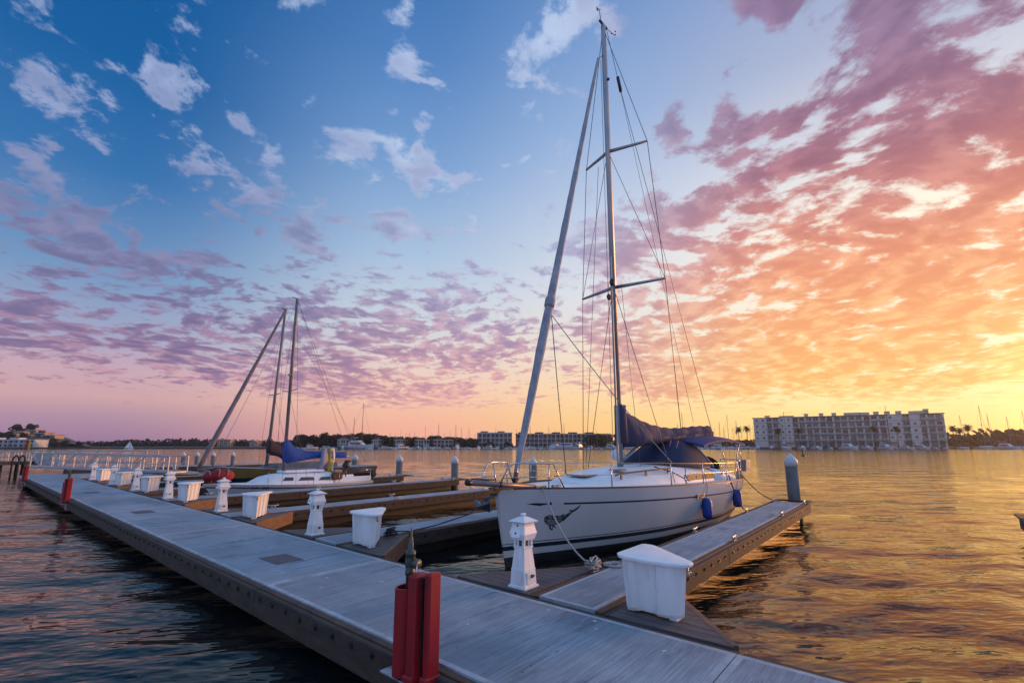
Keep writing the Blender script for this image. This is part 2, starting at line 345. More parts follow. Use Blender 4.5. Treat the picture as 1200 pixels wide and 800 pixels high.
# ------------------------------------------------------------------ water
def make_water():
    nr, na = 760, 820
    rmin, rmax = .7, 900.0
    rr = rmin * (rmax / rmin) ** (np.linspace(0, 1, nr) ** .93)
    rr[-1] = rmax
    aa = np.linspace(R(-112), R(112), na) + HEAD
    Rg, Ag = np.meshgrid(rr, aa, indexing='ij')
    X = Rg * np.cos(Ag); Y = Rg * np.sin(Ag)
    cell = np.gradient(rr)[:, None] * np.ones_like(X)
    Z = np.zeros_like(X); rng = np.random.default_rng(5)
    for i in range(90):
        lam = .22 * (2.8 / .22) ** rng.random()
        th = HEAD + R(14) + rng.normal(0, .32) + (math.pi if rng.random() < .25 else 0)
        kx, ky = 2 * math.pi / lam * math.cos(th), 2 * math.pi / lam * math.sin(th)
        amp = .0019 * lam ** 1.1 * (.5 + rng.random())
        fade = np.clip((lam / cell - 3.0) / 3.0, 0, 1)
        Z += amp * fade * np.sin(kx * X + ky * Y + rng.random() * 6.28)
    gust = .72 + .28 * np.sin(X * .21 + 1.3 * np.sin(Y * .13)) * np.sin(Y * .17 + .6)
    Z *= gust * (.72 + .70 / (1 + np.exp(-np.clip((X - 3.0) / .6, -40, 40))))          # the basin left of the walkway is sheltered
    vs = np.stack([X.ravel(), Y.ravel(), Z.ravel()], 1).astype(np.float32)
    idx = np.arange(nr * na).reshape(nr, na)
    q = np.stack([idx[:-1, :-1], idx[1:, :-1], idx[1:, 1:], idx[:-1, 1:]], -1).reshape(-1, 4)
    me = bpy.data.meshes.new('water'); me.vertices.add(len(vs)); me.vertices.foreach_set('co', vs.ravel())
    me.loops.add(q.size); me.loops.foreach_set('vertex_index', q.ravel().astype(np.int32))
    me.polygons.add(len(q)); me.polygons.foreach_set('loop_start', np.arange(0, q.size, 4, dtype=np.int32))
    me.polygons.foreach_set('use_smooth', np.ones(len(q), dtype=bool)); me.update(calc_edges=True)
    m = bpy.data.materials.new('harbour_water'); m.use_nodes = True; nt = m.node_tree; N = nt.nodes; L = nt.links; b = N['Principled BSDF']
    b.inputs['Base Color'].default_value = (.006, .012, .015, 1); b.inputs['Roughness'].default_value = .05; b.inputs['IOR'].default_value = 1.45
    geo = N.new('ShaderNodeNewGeometry')
    def nz(scale, st, det, rot=14):
        mp = N.new('ShaderNodeMapping'); mp.inputs['Rotation'].default_value = (0, 0, -(HEAD + R(rot))); L.new(geo.outputs['Position'], mp.inputs[0])
        mp2 = N.new('ShaderNodeMapping'); mp2.inputs['Scale'].default_value = st; L.new(mp.outputs[0], mp2.inputs[0])
        n = N.new('ShaderNodeTexNoise'); n.inputs['Scale'].default_value = scale; n.inputs['Detail'].default_value = det; n.inputs['Roughness'].default_value = .55
        L.new(mp2.outputs[0], n.inputs['Vector']); return n.outputs[0]
    b1 = N.new('ShaderNodeBump'); b1.inputs['Strength'].default_value = .55; b1.inputs['Distance'].default_value = .07; L.new(nz(1.7, (1, .34, 1), 3), b1.inputs['Height'])
    b2 = N.new('ShaderNodeBump'); b2.inputs['Strength'].default_value = .6; b2.inputs['Distance'].default_value = .34; L.new(nz(.55, (1, .42, 1), 5, 4), b2.inputs['Height'])
    L.new(b1.outputs[0], b2.inputs['Normal'])
    # murky dark water under a Fresnel sheen, tinted amber to paint in golden light
    N.remove(b)
    fr_ = N.new('ShaderNodeFresnel'); fr_.inputs['IOR'].default_value = 1.54; L.new(b2.outputs[0], fr_.inputs['Normal'])
    di = N.new('ShaderNodeBsdfDiffuse'); di.inputs['Color'].default_value = (.008, .011, .012, 1)
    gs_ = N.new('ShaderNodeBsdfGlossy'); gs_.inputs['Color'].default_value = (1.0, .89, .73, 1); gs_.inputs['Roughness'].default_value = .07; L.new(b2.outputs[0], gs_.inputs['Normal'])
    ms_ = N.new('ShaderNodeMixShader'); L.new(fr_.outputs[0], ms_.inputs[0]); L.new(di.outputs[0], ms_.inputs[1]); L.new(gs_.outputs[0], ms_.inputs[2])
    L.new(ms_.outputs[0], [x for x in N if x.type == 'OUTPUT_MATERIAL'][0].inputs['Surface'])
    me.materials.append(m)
    o = bpy.data.objects.new('water', me); col.objects.link(o); o['kind'] = 'structure'
make_water()

# ------------------------------------------------------------------ docks
DZ = .5
def bolts(mb, p0, p1, nrm, z, step, mi):
    p0 = Vector((*p0, z)); p1 = Vector((*p1, z)); L = (p1 - p0).length; n = max(1, int(L / step)); nv = Vector((*nrm, 0)); t = (p1 - p0).normalized(); u = Vector((0, 0, 1))
    for i in range(n):
        c = p0 + t * (i + .5) * L / n
        for (r, d0, d1) in ((.040, -.01, .004), (.020, -.01, .020)):
            ring = lambda d: [tuple(c + nv * d + (t * math.cos(k * math.pi / 4) + u * math.sin(k * math.pi / 4)) * r) for k in range(8)]
            mb.loft([ring(d0), ring(d1)], False, True, mi)
def panel(name, x0, x1, y0, y1, parent, z=DZ, bw=.055):
    mb = MB(); g = .006
    x0 += g; x1 -= g; y0 += g; y1 -= g
    mb.prism([(x0, y0), (x1, y0), (x1, y1), (x0, y1)], z - .14, z - .002, 1)
    o = [(x0, y0), (x1, y0), (x1, y1), (x0, y1)]; i = [(x0 + bw, y0 + bw), (x1 - bw, y0 + bw), (x1 - bw, y1 - bw), (x0 + bw, y1 - bw)]
    vs = [(*p, z) for p in o] + [(*p, z) for p in i]
    mb.add(vs, [(k, (k + 1) % 4, 4 + (k + 1) % 4, 4 + k) for k in range(4)], 1)
    mb.add([(*p, z) for p in i], [(0, 1, 2, 3)], 0)
    mb.add([(*p, z - .002) for p in o] + [(*p, z) for p in o], [(k, (k + 1) % 4, 4 + (k + 1) % 4, 4 + k) for k in range(4)], 1)
    return mb.build(name, [M_CONC, M_EDGE], parent)
walk = thing('dock_walkway', 'long grey concrete floating walkway with timber edges leading to the gangways', 'dock walkway', (0, 0, 0))
seams = [-6.0, -1.2 - 2.58, 1.35 - 2.565, 1.35] + [6.48 + 5.13 * i for i in range(0, 7)]
seams = [-8.9, -3.78, 1.35] + [6.48 + 5.13 * i for i in range(7)]
for a, b_ in zip(seams, seams[1:]): panel('deck_panel', 2.80, 4.57, a, b_, walk)
def waler(y0, y1, x0, x1, outer, parent, h=.30, step=.32, mface=None):
    """two lengths of timber along the edge: an inner capping plank, and an outer plank with bolt heads"""
    mb = MB(); xm = x0 + (x1 - x0) * .5
    a, b_ = (x0, xm) if outer < 0 else (xm, x1)
    i0, i1 = (xm, x1) if outer < 0 else (x0, xm)
    n = max(1, round((y1 - y0) / 4.9)); L = (y1 - y0) / n
    for k in range(n):
        ya, yb = y0 + k * L + .004, y0 + (k + 1) * L - .004
        mb.box(((i0 + i1) / 2, (ya + yb) / 2, DZ - .015 - h / 2), (i1 - i0 - .004, yb - ya, h), 0, bev=.008)
        sh = 1.3 * ((k % 2) - .5)
        mb.box(((a + b_) / 2, (ya + yb) / 2, DZ - .025 - h / 2), (b_ - a - .004, yb - ya, h), 1, bev=.01)
        xf = a if outer < 0 else b_
        bolts(mb, (xf, ya), (xf, yb), (outer, 0), DZ - .10, step, 2)
    return mb.build('waler', [M_TIMB, mface or M_TFACE, M_BOLT], parent)
waler(-8.9, 37.2, 2.66, 2.80, -1, walk)
waler(-8.9, 37.2, 4.57, 4.70, 1, walk, step=.6)
f = MB()
f.box((3.68, 14.15, -.02), (1.30, 45.6, .46), 0)
f.build('float', M_FLOAT, walk)
for (x, y) in ((3.55, 7.75), (3.5, 15.9), (3.6, 24.0)):
    hp = MB(); hp.box((x, y, DZ + .002), (.42, .62, .008), 0, bev=.003)
    hp.build('hatch_plate', mat('hatch_plate', (.09, .09, .10), (.06, .06, .07), 8, .5, metal=.4), walk)

sp = random.Random(31)
for k in range(26):
    x, y = sp.uniform(2.9, 4.5), sp.uniform(1.0, 14); b = MB(); r = sp.uniform(.008, .028)
    b.add([(x + r * sp.uniform(.6, 1.3) * math.cos(j * .7854) * 1.4, y + r * sp.uniform(.6, 1.3) * math.sin(j * .7854), DZ + .003) for j in range(8)], [tuple(range(8))]); b.build('dropping', mat('bird_lime', (.62, .62, .60), None, 20, .9), walk)
def cleat(parent, x, y, z, along):
    mb = MB(); dx, dy = (1, 0) if along == 'x' else (0, 1)
    mb.box((x, y, z + .008), (.16 if dx else .06, .06 if dx else .16, .016), 0, bev=.004)
    for s in (-1, 1): mb.lathe([(.02, 0), (.014, .03), (.016, .055)], (x + s * .04 * dx, y + s * .04 * dy, z + .012), 8, 0)
    mb.tube([(x - .15 * dx, y - .15 * dy, z + .085), (x - .07 * dx, y - .07 * dy, z + .072), (x + .07 * dx, y + .07 * dy, z + .072), (x + .15 * dx, y + .15 * dy, z + .085)], [.010, .019, .019, .010], 7, 0)
    return mb.build('cleat', M_GALV, parent)

def gusset(parent, side, lx, ly):
    """triangular planked platform in the corner between walkway and finger; side -1 = towards -Y"""
    y = 2.66 if side < 0 else 3.74
    A = (4.705, y); B = (4.705 + lx, y); Cc = (4.705, y + side * ly)
    mb = MB(); n = 8
    # planks parallel to the walkway
    nx, ny = 0, 0
    for k in range(int(lx / .14) + 1):
        xa = 4.712 + k * .14; xb = min(xa + .132, 4.705 + lx - .03)
        if xa >= 4.705 + lx - .06: break
        ya = ly * (1 - (xa - 4.705) / lx); yb = ly * (1 - (xb - 4.705) / lx)
        poly = [(xa, y + side * .003), (xb, y + side * .003), (xb, y + side * max(yb, .012)), (xa, y + side * max(ya, .02))]
        if side < 0: poly = poly[::-1]
        mb.prism(poly, DZ - .06, DZ - .012, 0)
    top = mb.build('gusset_deck', M_PLANK, parent)
    rb = MB()
    d = Vector((B[0] - Cc[0], B[1] - Cc[1], 0)).normalized(); nn = Vector((d.y, -d.x, 0)) * (1 if side < 0 else -1)
    p = Vector((Cc[0] + .0, Cc[1], DZ - .16)) + nn * .03 + d * .05; q = Vector((B[0], B[1], DZ - .16)) + nn * .03
    rb.beam(p, q, .06, .30, 0)
    rb.build('gusset_beam', M_TORAN, parent)

def make_finger(label, gleft=(1.75, 1.25), gright=(1.45, 1.25)):
    t = thing('finger_dock', label, 'finger dock', (0, 0, 0), 0, 'finger docks branching from the walkway')
    xs = [4.72, 17.3]
    for a, b_ in zip(xs, xs[1:]): panel('deck_panel', a + (.012 if a > 5 else 0), b_, 2.83, 3.59, t, bw=.05)
    for side in (-1, 1):
        mb = MB(); n = 3; x0, x1 = 4.72, 17.42
        yi = 2.785 if side < 0 else 3.635; yo = 2.70 if side < 0 else 3.70
        for k in range(n):
            xa = x0 + (x1 - x0) * k / n + .004; xb = x0 + (x1 - x0) * (k + 1) / n - .004
            mb.box(((xa + xb) / 2, yi, DZ - .14), (xb - xa, .086, .26), 0, bev=.008)
            mb.box(((xa + xb) / 2, yo, DZ - .15), (xb - xa, .078, .26), 1, bev=.01)
            bolts(mb, (xa + .05, yo + side * .039), (xb - .05, yo + side * .039), (0, side), DZ - .11, .34, 2)
        mb.build('waler', [M_TIMB, M_TFACE, M_BOLT], t)
    e = MB(); e.box((17.36, 3.21, DZ - .13), (.10, .75, .25), 0, bev=.01); e.box((17.60, 3.66, DZ - .03), (.9, .16, .05), 0, bev=.01); e.box((17.60, 2.76, DZ - .03), (.9, .16, .05), 0, bev=.01); e.box((18.12, 3.21, DZ - .03), (.14, 1.06, .05), 0, bev=.01)
    e.build('end_frame', M_TIMB, t)
    fl = MB()
    fl.box((11.0, 3.21, -.03), (12.2, .52, .50), 0)
    fl.build('float', M_FLOAT, t)
    gusset(t, 1, *gleft); gusset(t, -1, *gright)
    for x in (6.10, 10.1, 14.0, 17.1): cleat(t, x, 3.64, DZ, 'x')
    for x in (9.7, 13.9, 17.1): cleat(t, x, 2.78, DZ, 'x')
    return t
FY = [0.0, 5.37, 10.42, 15.72, 20.45, 25.0, 29.4]                # offsets of the fingers along the walkway
flabels = ['wide finger dock beside the large grey-hulled yacht, nearest to the viewer', 'second finger dock, passing behind the bow of the large yacht', 'finger dock between the large yacht and the white sailboat, with cleats on top',
           'finger dock right in front of the small white sailboat', 'finger dock just behind the white sailboat', 'finger dock beyond the dark-hulled boat with the furled foresail', 'farthest finger dock, next to the gangways']
fing = make_finger(flabels[0])
fingers = [fing] + [dup(fing, (0, dy, 0), label=l) for dy, l in zip(FY[1:], flabels[1:])]
dup(fing, (.05, -5.50, 0), label='timber finger dock whose tip pokes in at the right edge of the picture')

# ------------------------------------------------------------------ power pedestals shaped like little lighthouses
def make_pedestal(label):
    t = thing('power_pedestal', label, 'power pedestal', (4.93, 3.99, DZ - .012), 0, 'lighthouse shaped power pedestals along the walkway')
    sq = lambda h, z, k=1: [(-h, -h * k, z), (h, -h * k, z), (h, h * k, z), (-h, h * k, z)]
    b = MB(); b.loft([sq(.165, 0), sq(.165, .022), sq(.14, .03), sq(.128, .22)], True, True, 0)
    b.loft([sq(.131, .222), sq(.131, .236), sq(.124, .238), sq(.094, .50), sq(.108, .507), sq(.108, .522), sq(.08, .53)], True, True, 0)
    b.box((0, -.142, .13), (.17, .008, .15), 0); b.box((-.142, 0, .13), (.008, .17, .15), 0)
    b.build('base', M_FIBRE2, t)
    n = MB(); n.loft([sq(.066, .525), sq(.066, .615)], True, True, 0)
    for sx in (-1, 1):
        for sy in (-1, 1): n.box((sx * .088, sy * .088, .57), (.022, .022, .10), 0)
    n.build('neck', M_FIBRE, t)
    w = MB()
    for (dx, dy) in ((-1, 0), (0, -1), (1, 0), (0, 1)): w.box((dx * .068, dy * .068, .57), (.006 if dx else .055, .006 if dy else .055, .07), 0)
    w.build('window', mat('pedestal_lens', (.06, .08, .11), (.04, .05, .07), 4, .15), t)
    h = MB(); h.loft([sq(.085, .612), sq(.122, .62), sq(.150, .70), sq(.122, .80), sq(.120, .845)], True, True, 0)
    h.build('head', M_FIBRE, t)
    for (dx, dy) in ((-1, 0), (1, 0)):
        o = MB(); yy = .075
        o.loft([[(dx * .105, -yy, .66), (dx * .105, yy, .66), (dx * .205, yy, .665), (dx * .205, -yy, .665)], [(dx * .105, -yy, .775), (dx * .105, yy, .775), (dx * .135, yy, .775), (dx * .135, -yy, .775)]], True, True, 0)
        o.build('outlet_hood', M_FIBRE, t)
    k = MB()
    for p in ((-.186, 0, .715), (-.128, .01, .81)): k.ball(p, .013, 0, 8, 5)
    k.box((.02, -.150, .15), (.035, .03, .04), 0); k.tube([(.02, -.15, .15), (.06, -.17, .155)], .010, 6)
    k.build('socket', M_BLACK, t)
    r = MB(); r.loft([sq(.128, .838), sq(.168, .846), sq(.168, .858)], True, True, 1); r.loft([sq(.166, .8585), sq(.05, .915), sq(.035, .918)], True, True, 0)
    r.lathe([(.034, .916), (.034, .938), (.042, .942), (.042, .956), (.02, .964)], (0, 0, 0), 10, 0)
    r.build('roof', [M_FIBRE, mat('roof_edge', (.46, .42, .28), (.38, .34, .24), 8, .6)], t)
    t.scale = (.85, .85, .93)
    return t
plabels = ['nearest white lighthouse-shaped pedestal, standing in front of the yacht bow', 'white lighthouse pedestal on the second finger dock, left of the rounded white box', 'white lighthouse pedestal directly under the red sail bag',
           'white lighthouse pedestal just left of the box by the white sailboat bow', 'white lighthouse pedestal third from the far end of the walkway', 'white lighthouse pedestal second from the far end of the walkway', 'farthest white lighthouse pedestal, by the gangway']
ped = make_pedestal(plabels[0])
PY = [3.99, 9.42, 14.62, 19.6, 24.1, 28.4, 33.2]
for y, l in zip(PY[1:], plabels[1:]): dup(ped, (4.95, y, DZ - .012), label=l)

# ------------------------------------------------------------------ triangular dock boxes
def make_box(label):
    # local: x along the finger from the walkway, y towards -Y from the finger edge (negative)
    t = thing('dock_box', label, 'dock box', (4.96, 2.63, DZ - .012), 0, 'white triangular dock boxes along the walkway')
    def outline(s, rib=0.0, lid=False):
        # right angle at the origin, legs along -y (walkway side) and +x (finger side), cut corners, ribbed faces
        e = rib
        pts = [(.10, .02), (.02, -.01), (-.01, -.07), (-.01 - e, -.12), (-.015 - e, -.21), (.015, -.255), (.01, -.30), (.005, -.44), (.0, -.475), (-.02 - e, -.52), (-.025 - e * .8, -.66), (.02, -.79), (.10, -.84)]
        ux, uy = .61 / .944, .72 / .944
        for a, d in ((.06, 0), (.09, -1), (.22, -1), (.25, 0), (.37, 0), (.40, -1), (.53, -1), (.56, 0), (.68, 0), (.71, -1), (.84, -1), (.87, 0)):
            pts.append((.10 + ux * a + uy * d * e * .8, -.84 + uy * a - ux * d * e * .8))
        pts += [(.70, -.12), (.70, .02)]
        cx, cy = .24, -.28
        return [(cx + (x - cx) * s, cy + (y - cy) * s) for x, y in pts]
    b = MB()
    rings = []
    for s, z, rb in ((.86, .03, .030), (.88, .06, .042), (.99, .575, .042), (1.0, .60, .02), (1.0, .615, .0)):
        rings.append([(x, y, z) for x, y in outline(s, rb)])
    b.loft(rings, True, True, 0)
    for (x, y) in ((.12, -.10), (.10, -.66), (.52, -.12)): b.box((x, y, .018), (.12, .10, .04), 0)
    b.build('body', M_FIBRE2, t)
    l = MB()
    for (s0, z0) in ((0, 0),):
        o = lambda s: [((.24 + (x - .24) * s), (-.28 + (y + .28) * s)) for x, y in ((.04, .06), (-.04, 0), (-.085, -.10), (-.11, -.35), (-.10, -.62), (-.05, -.82), (.03, -.90), (.12, -.91), (.18, -.88), (.76, -.16), (.80, -.08), (.80, .03), (.75, .06))]
        l.loft([[(x, y, .606) for x, y in o(1.0)], [(x, y, .632) for x, y in o(1.015)], [(x, y, .642) for x, y in o(1.0)], [(x, y, .646) for x, y in o(.97)], [(x, y, .662) for x, y in o(.55)], [(x, y, .666) for x, y in o(.1)]], True, True, 0, True, False)
    l.build('lid', M_FIBRE, t)
    t.scale = (.86, .84, .90)
    h = MB(); h.box((.07, -.868, .555), (.03, .016, .10), 0, bev=.004); h.tube([(.08, -.885, .56), (.09, -.90, .53), (.085, -.885, .50)], .006, 6)
    h.build('latch', M_STEEL, t)
    return t
blabels = ['largest-looking white triangular dock box, nearest to the viewer beside the orange water', 'white triangular dock box standing between the two white pedestals left of the yacht', 'white ribbed dock box in front of the white sailboat hull, beside the red-bag pedestal',
           'white ribbed dock box just left of the white sailboat bow', 'white ribbed dock box fifth from the near end of the walkway', 'white ribbed dock box second from the far end of the walkway', 'farthest white ribbed dock box, below the gangway rails']
dbx = make_box(blabels[0])
for dy, l in zip(FY[1:], blabels[1:]): dup(dbx, (4.90, 2.66 + dy, DZ - .012), label=l)

# ------------------------------------------------------------------ red hose cabinets on the outer edge
def make_hose(label):
    t = thing('hose_cabinet', label, 'hose cabinet', (2.58, 3.2, .43), 0, 'red fire hose cabinets on the walkway edge')
    a = MB()
    # half round channel, open towards the walkway, beside two square housings with a lip at the foot
    n = 10; out = [(.125 * math.cos(math.pi * k / n + math.pi / 2) - .01, .165 + .092 * math.sin(math.pi * k / n + math.pi / 2)) for k in range(n + 1)]
    inn = [(.108 * math.cos(math.pi * k / n + math.pi / 2) - .01, .165 + .076 * math.sin(math.pi * k / n + math.pi / 2)) for k in range(n + 1)]
    ring = [(x + .06, y) for x, y in ([(.05, out[0][1])] + out + [(.05, out[-1][1]), (.05, inn[-1][1])] + inn[::-1] + [(.05, inn[0][1])])]
    a.loft([[(x, y, z) for x, y in ring] for z in (0, .66)], True, True, 0)
    a.box((.125, .165, .36), (.04, .17, .72), 0, bev=.01)
    a.build('channel', M_RED, t)
    for yc, w, xc, dp, h in ((.000, .105, .02, .16, .79), (-.120, .075, .065, .13, .81)):
        b = MB(); b.box((xc, yc, h / 2), (dp, w, h), 0, bev=.016); b.box((xc - .01, yc, .03), (dp + .03, w + .014, .06), 0, bev=.014)
        b.build('housing', M_RED, t)
    for yc in (-.068, .064):
        b = MB(); b.box((.04, yc, .40), (.08, .016, .74), 0); b.build('gap_shade', M_BLACK, t)  # black strips painted in as the shade between channel and housings
    p = MB(); p.lathe([(.034, .02), (.034, .74), (.042, .75), (.042, .78), (.036, .79), (.044, .82), (.046, .87), (.038, .90), (.044, .905), (.044, .935), (.026, .94), (.024, 1.0), (.018, 1.005), (.018, 1.04), (.010, 1.05), (.008, 1.10), (.003, 1.13)], (.06, .17, 0), 14, 0)
    p.tube([(.06, .17, .84), (.06, .09, .845)], [.03, .028], 10); p.tube([(.06, .10, .845), (.06, .07, .845)], [.042, .042], 10)
    p.build('valve', M_BRONZE, t)
    ch = MB(); ch.tube([(.055, .075, .86), (.04, .07, .78), (.035, .08, .70)], .006, 5); ch.build('chain', M_GALV, t)
    br = MB(); br.box((.04, .05, -.02), (.2, .66, .016), 0, bev=.004); br.box((.09, -.08, -.12), (.05, .10, .22), 0); br.box((.09, .18, -.12), (.05, .1, .22), 0); br.build('bracket', M_GALV, t)
    return t
hc = make_hose('bright red hose cabinet with a bronze valve at the bottom centre of the picture')
dup(hc, (2.58, 21.6, .38), label='red hose cabinet alone on the left edge of the walkway, mirrored in the water')
dup(hc, (2.58, 35.9, .38), label='small red hose cabinet at the far end of the walkway by the gangway')

# ------------------------------------------------------------------ piles
def make_pile(label, h=1.5, r=.19):
    t = thing('mooring_pile', label, 'mooring pile', (18.35, 3.25, -1.0), 0, 'round piles with white cone caps')
    b = MB(); b.lathe([(r, 0), (r, 1.5 + h - .42)], (0, 0, 0), 18, 0); b.build('shaft', M_PILE, t)
    c = MB(); c.lathe([(r + .012, 1.5 + h - .44), (r + .014, 1.5 + h - .26), (.02, 1.5 + h)], (0, 0, 0), 18, 0); c.build('cap', mat('pile_cap', (.66, .67, .70), (.52, .53, .56), 5, .5), t)
    return t
pl = make_pile('grey pile with pale cone cap at the end of the nearest finger dock')
def pile(x, y, h, l, s=1.0):
    o = dup(pl, (x, y, -1.0 - (1.5 - h)), label=l); o.scale = (s, s, 1); return o
pile(17.75, 13.75, 1.25, 'grey pile seen behind the rails of the large yacht bow')
pile(17.65, 19.0, 1.22, 'grey pile at the tip of the finger dock in front of the white sailboat')
pile(17.5, 23.7, 1.22, 'grey pile standing right of the white sailboat stern')
pile(17.5, 28.6, 1.22, 'grey pile behind the end of the blue sail cover')
pile(13.9, 51.7, 1.2, 'leftmost of the four far piles, red below its white cap', .9)
pile(15.06, 51.9, 1.2, 'second from the left of the four far white-capped piles', .9)
pile(16.05, 50.75, 1.2, 'third from the left of the four far piles, right of the slanting furled sail', .9)
pile(17.26, 49.3, 1.2, 'rightmost of the four far white-capped piles', .9)

# ------------------------------------------------------------------ the large yacht
# local axes: x aft from the stem, y away from the near finger (starboard), z up from the water
M_HULL = mat('grey_white_gelcoat', (.62, .625, .65), (.57, .575, .60), 1.2, .28, coat=.3, nmin=.3, nmax=.7)
M_DECK = mat('white_deck', (.86, .86, .87), (.78, .79, .80), 2.5, .5, bump=.08)
M_NONSKID = mat('nonskid_deck', (.70, .71, .73), (.62, .63, .66), 6, .75, bump=.3, bscale=60)
M_NAVY = mat('navy_stripe', (.012, .016, .03), (.02, .024, .04), 3, .3)
M_ANTI = mat('dark_antifouling', (.012, .014, .02), (.025, .03, .035), 3, .6)
M_TEAK = mat('teak_trim', (.20, .085, .04), (.12, .05, .028), 5, .55, stretch=(1, 6, 6))
M_CANVAS = mat('navy_canvas', (.014, .022, .075), (.009, .014, .045), 2.2, .8, bump=.25, bscale=4)
M_SAILC = mat('plum_sail_cover', (.062, .048, .105), (.032, .027, .068), 1.8, .8, bump=.25, stretch=(1.6, 1, .5), bscale=4.5)
M_ALU = mat('mast_aluminium', (.40, .41, .43), (.30, .31, .33), 3, .42, metal=.7, stretch=(1, 1, .3))
M_GENOA = mat('furled_sail', (.36, .37, .41), (.21, .22, .26), 5, .75, bump=.3, stretch=(1, 1, .6))
M_GLASS = mat('tinted_window', (.055, .034, .016), (.03, .02, .011), 2, .45, spec=.05)
M_WIRE = mat('rig_wire', (.16, .16, .17), (.11, .11, .12), 9, .4, metal=.6)
M_POLE = mat('pole_metal', (.30, .23, .22), (.20, .15, .15), 3, .4, metal=.3)
def hull_mesh(L, hb, sheer, keel, rake, zlev, bands, qv, nst=40, transom_rake=.25, bluff=0.0):
    """zlev: absolute heights of colour bands, from the bottom up; above the last one the topsides go to the sheer"""
    mb = MB()
    def y_at(a, z):
        zs = sheer(a); zk = keel(a)
        tt = max(0.0, min(1.0, (z - zk) / (zs - zk)))
        return hb(a) * tt ** qv(a)
    def x_at(a, z):
        k = 1 - min(1, a / (L * .35)); k = k * k * (3 - 2 * k)
        e = max(0, (a - L * .8) / (L * .2))
        return a - bluff * math.exp(-a * 2.2) + rake * (1 - z / sheer(0)) * k - transom_rake * e * e * (1 - z / sheer(L))* (-1)
    rows = []
    for i in range(nst + 1):
        u = i / nst; a = L * (u ** 1.35)
        zs = sheer(a)
        z0 = keel(a)
        lev = [z0] + [max(z, z0 + .002 * (k + 1)) for k, z in enumerate(zlev)]
        st = [zs - .30, zs - .265] 
        top = [lev[-1] + (st[0] - lev[-1]) * k / 5 for k in range(1, 6)] + [st[1]] + [st[1] + (zs - st[1]) * k / 3 for k in range(1, 4)]
        lev = lev + top
        rows.append((a, [(x_at(a, z), y_at(a, z), z) for z in lev]))
    m = len(rows[0][1])
    for sgn in (-1, 1):
        vs = [(x, sgn * y, z) for a, r in rows for x, y, z in r]
        for i in range(nst):
            for j in range(m - 1):
                q = (i * m + j, (i + 1) * m + j, (i + 1) * m + j + 1, i * m + j + 1)
                b = bands(j, rows[i][0], m)
                mb.f.append(tuple(v + len(mb.v) for v in (q if sgn < 0 else q[::-1]))); mb.mi.append(b); mb.sm.append(True)
        mb.v += vs
    # stem
    r = rows[0][1]; o = len(mb.v); mb.v += [(x, -y, z) for x, y, z in r] + [(x, y, z) for x, y, z in r]
    for j in range(m - 1): mb.f.append((o + j, o + j + 1, o + m + j + 1, o + m + j)); mb.mi.append(bands(j, 0, m)); mb.sm.append(False)
    # transom
    r = rows[-1][1]; ring = [(x, -y, z) for x, y, z in r] + [(x, y, z) for x, y, z in r[::-1]]
    mb.add(ring, [tuple(range(len(ring)))], 0)
    return mb, y_at, x_at

LY = 9.95
_hb = [(0, .045), (.12, .15), (.3, .27), (.6, .47), (1, .70), (2, 1.13), (3, 1.41), (4.5, 1.62), (6, 1.70), (7.5, 1.68), (9, 1.50), (9.95, 1.20)]
_sh = [(0, 1.44), (2, 1.39), (4, 1.335), (6, 1.285), (8, 1.255), (9.95, 1.25)]
hbY = lambda a: sinterp(a, _hb); shY = lambda a: sinterp(a, _sh)
kY = lambda a: interp(a, [(0, -.10), (1, -.35), (4, -.55), (7, -.5), (9.95, -.05)])
qY = lambda a: interp(a, [(0, .75), (1.5, .55), (4, .30), (7, .24), (9.95, .28)])
# bands: 0 gelcoat 1 navy 2 antifouling
def bY(j, a, m):
    if j in (0, 1): return 2
    if j == 3: return 1
    if j == 5: return 1
    if j == 11 and .95 < a < 9.6: return 1
    return 0
yacht = thing('yacht', 'large grey-white sailing yacht with plum sail cover and navy dodger in the nearest slip', 'sailing yacht', (6.85, 6.05, 0), R(-2.9))
mb, yY, xY = hull_mesh(LY, hbY, shY, kY, .26, [.0, .19, .315, .395, .425, .44], bY, qY, nst=64, bluff=.17)
hull = mb.build('hull', [M_HULL, M_NAVY, M_ANTI], yacht)
# emblem on the bow: an ornate whale drawn in dark lines, a short arrow, following the hull
def on_hull(a, z, off=.004):
    # a here is the true x position
    lo, hi = 0, LY
    for _ in range(30):
        mid = (lo + hi) / 2
        if xY(mid, z) < a: lo = mid
        else: hi = mid
    return (a, -(yY(lo, z) + off), z)
def decal(mb, pts, mi=0):
    mb.add([on_hull(*p) for p in pts], [tuple(range(len(pts)))], mi)
def stroke(mb, pts, w0, w1):
    n = len(pts)
    for i in range(n - 1):
        (a, z), (b, y) = pts[i], pts[i + 1]; dx, dz = b - a, y - z; l = math.hypot(dx, dz) or 1; nx, nz = -dz / l, dx / l
        wa = w0 + (w1 - w0) * i / (n - 1); wb = w0 + (w1 - w0) * (i + 1) / (n - 1)
        decal(mb, [(a - nx * wa, z - nz * wa), (b - nx * wb, y - nz * wb), (b + nx * wb, y + nz * wb), (a + nx * wa, z + nz * wa)])
em = MB()
X0, Z0 = .75, .80
def W(u, v): return (X0 + u * .62, Z0 + (v if v < .3 else .3 + (v - .3) * .6) * .40)
back = [(0, .22), (.12, .30), (.28, .26), (.46, .22), (.62, .24), (.74, .36), (.86, .56), (.95, .72), (1.04, .86)]
belly = [(0, .22), (.03, .02), (.14, -.14), (.30, -.20), (.46, -.13), (.62, .02), (.75, .20), (.86, .44), (.95, .66), (1.04, .86)]
stroke(em, [W(*p) for p in back], .008, .007); stroke(em, [W(*p) for p in belly], .008, .008)
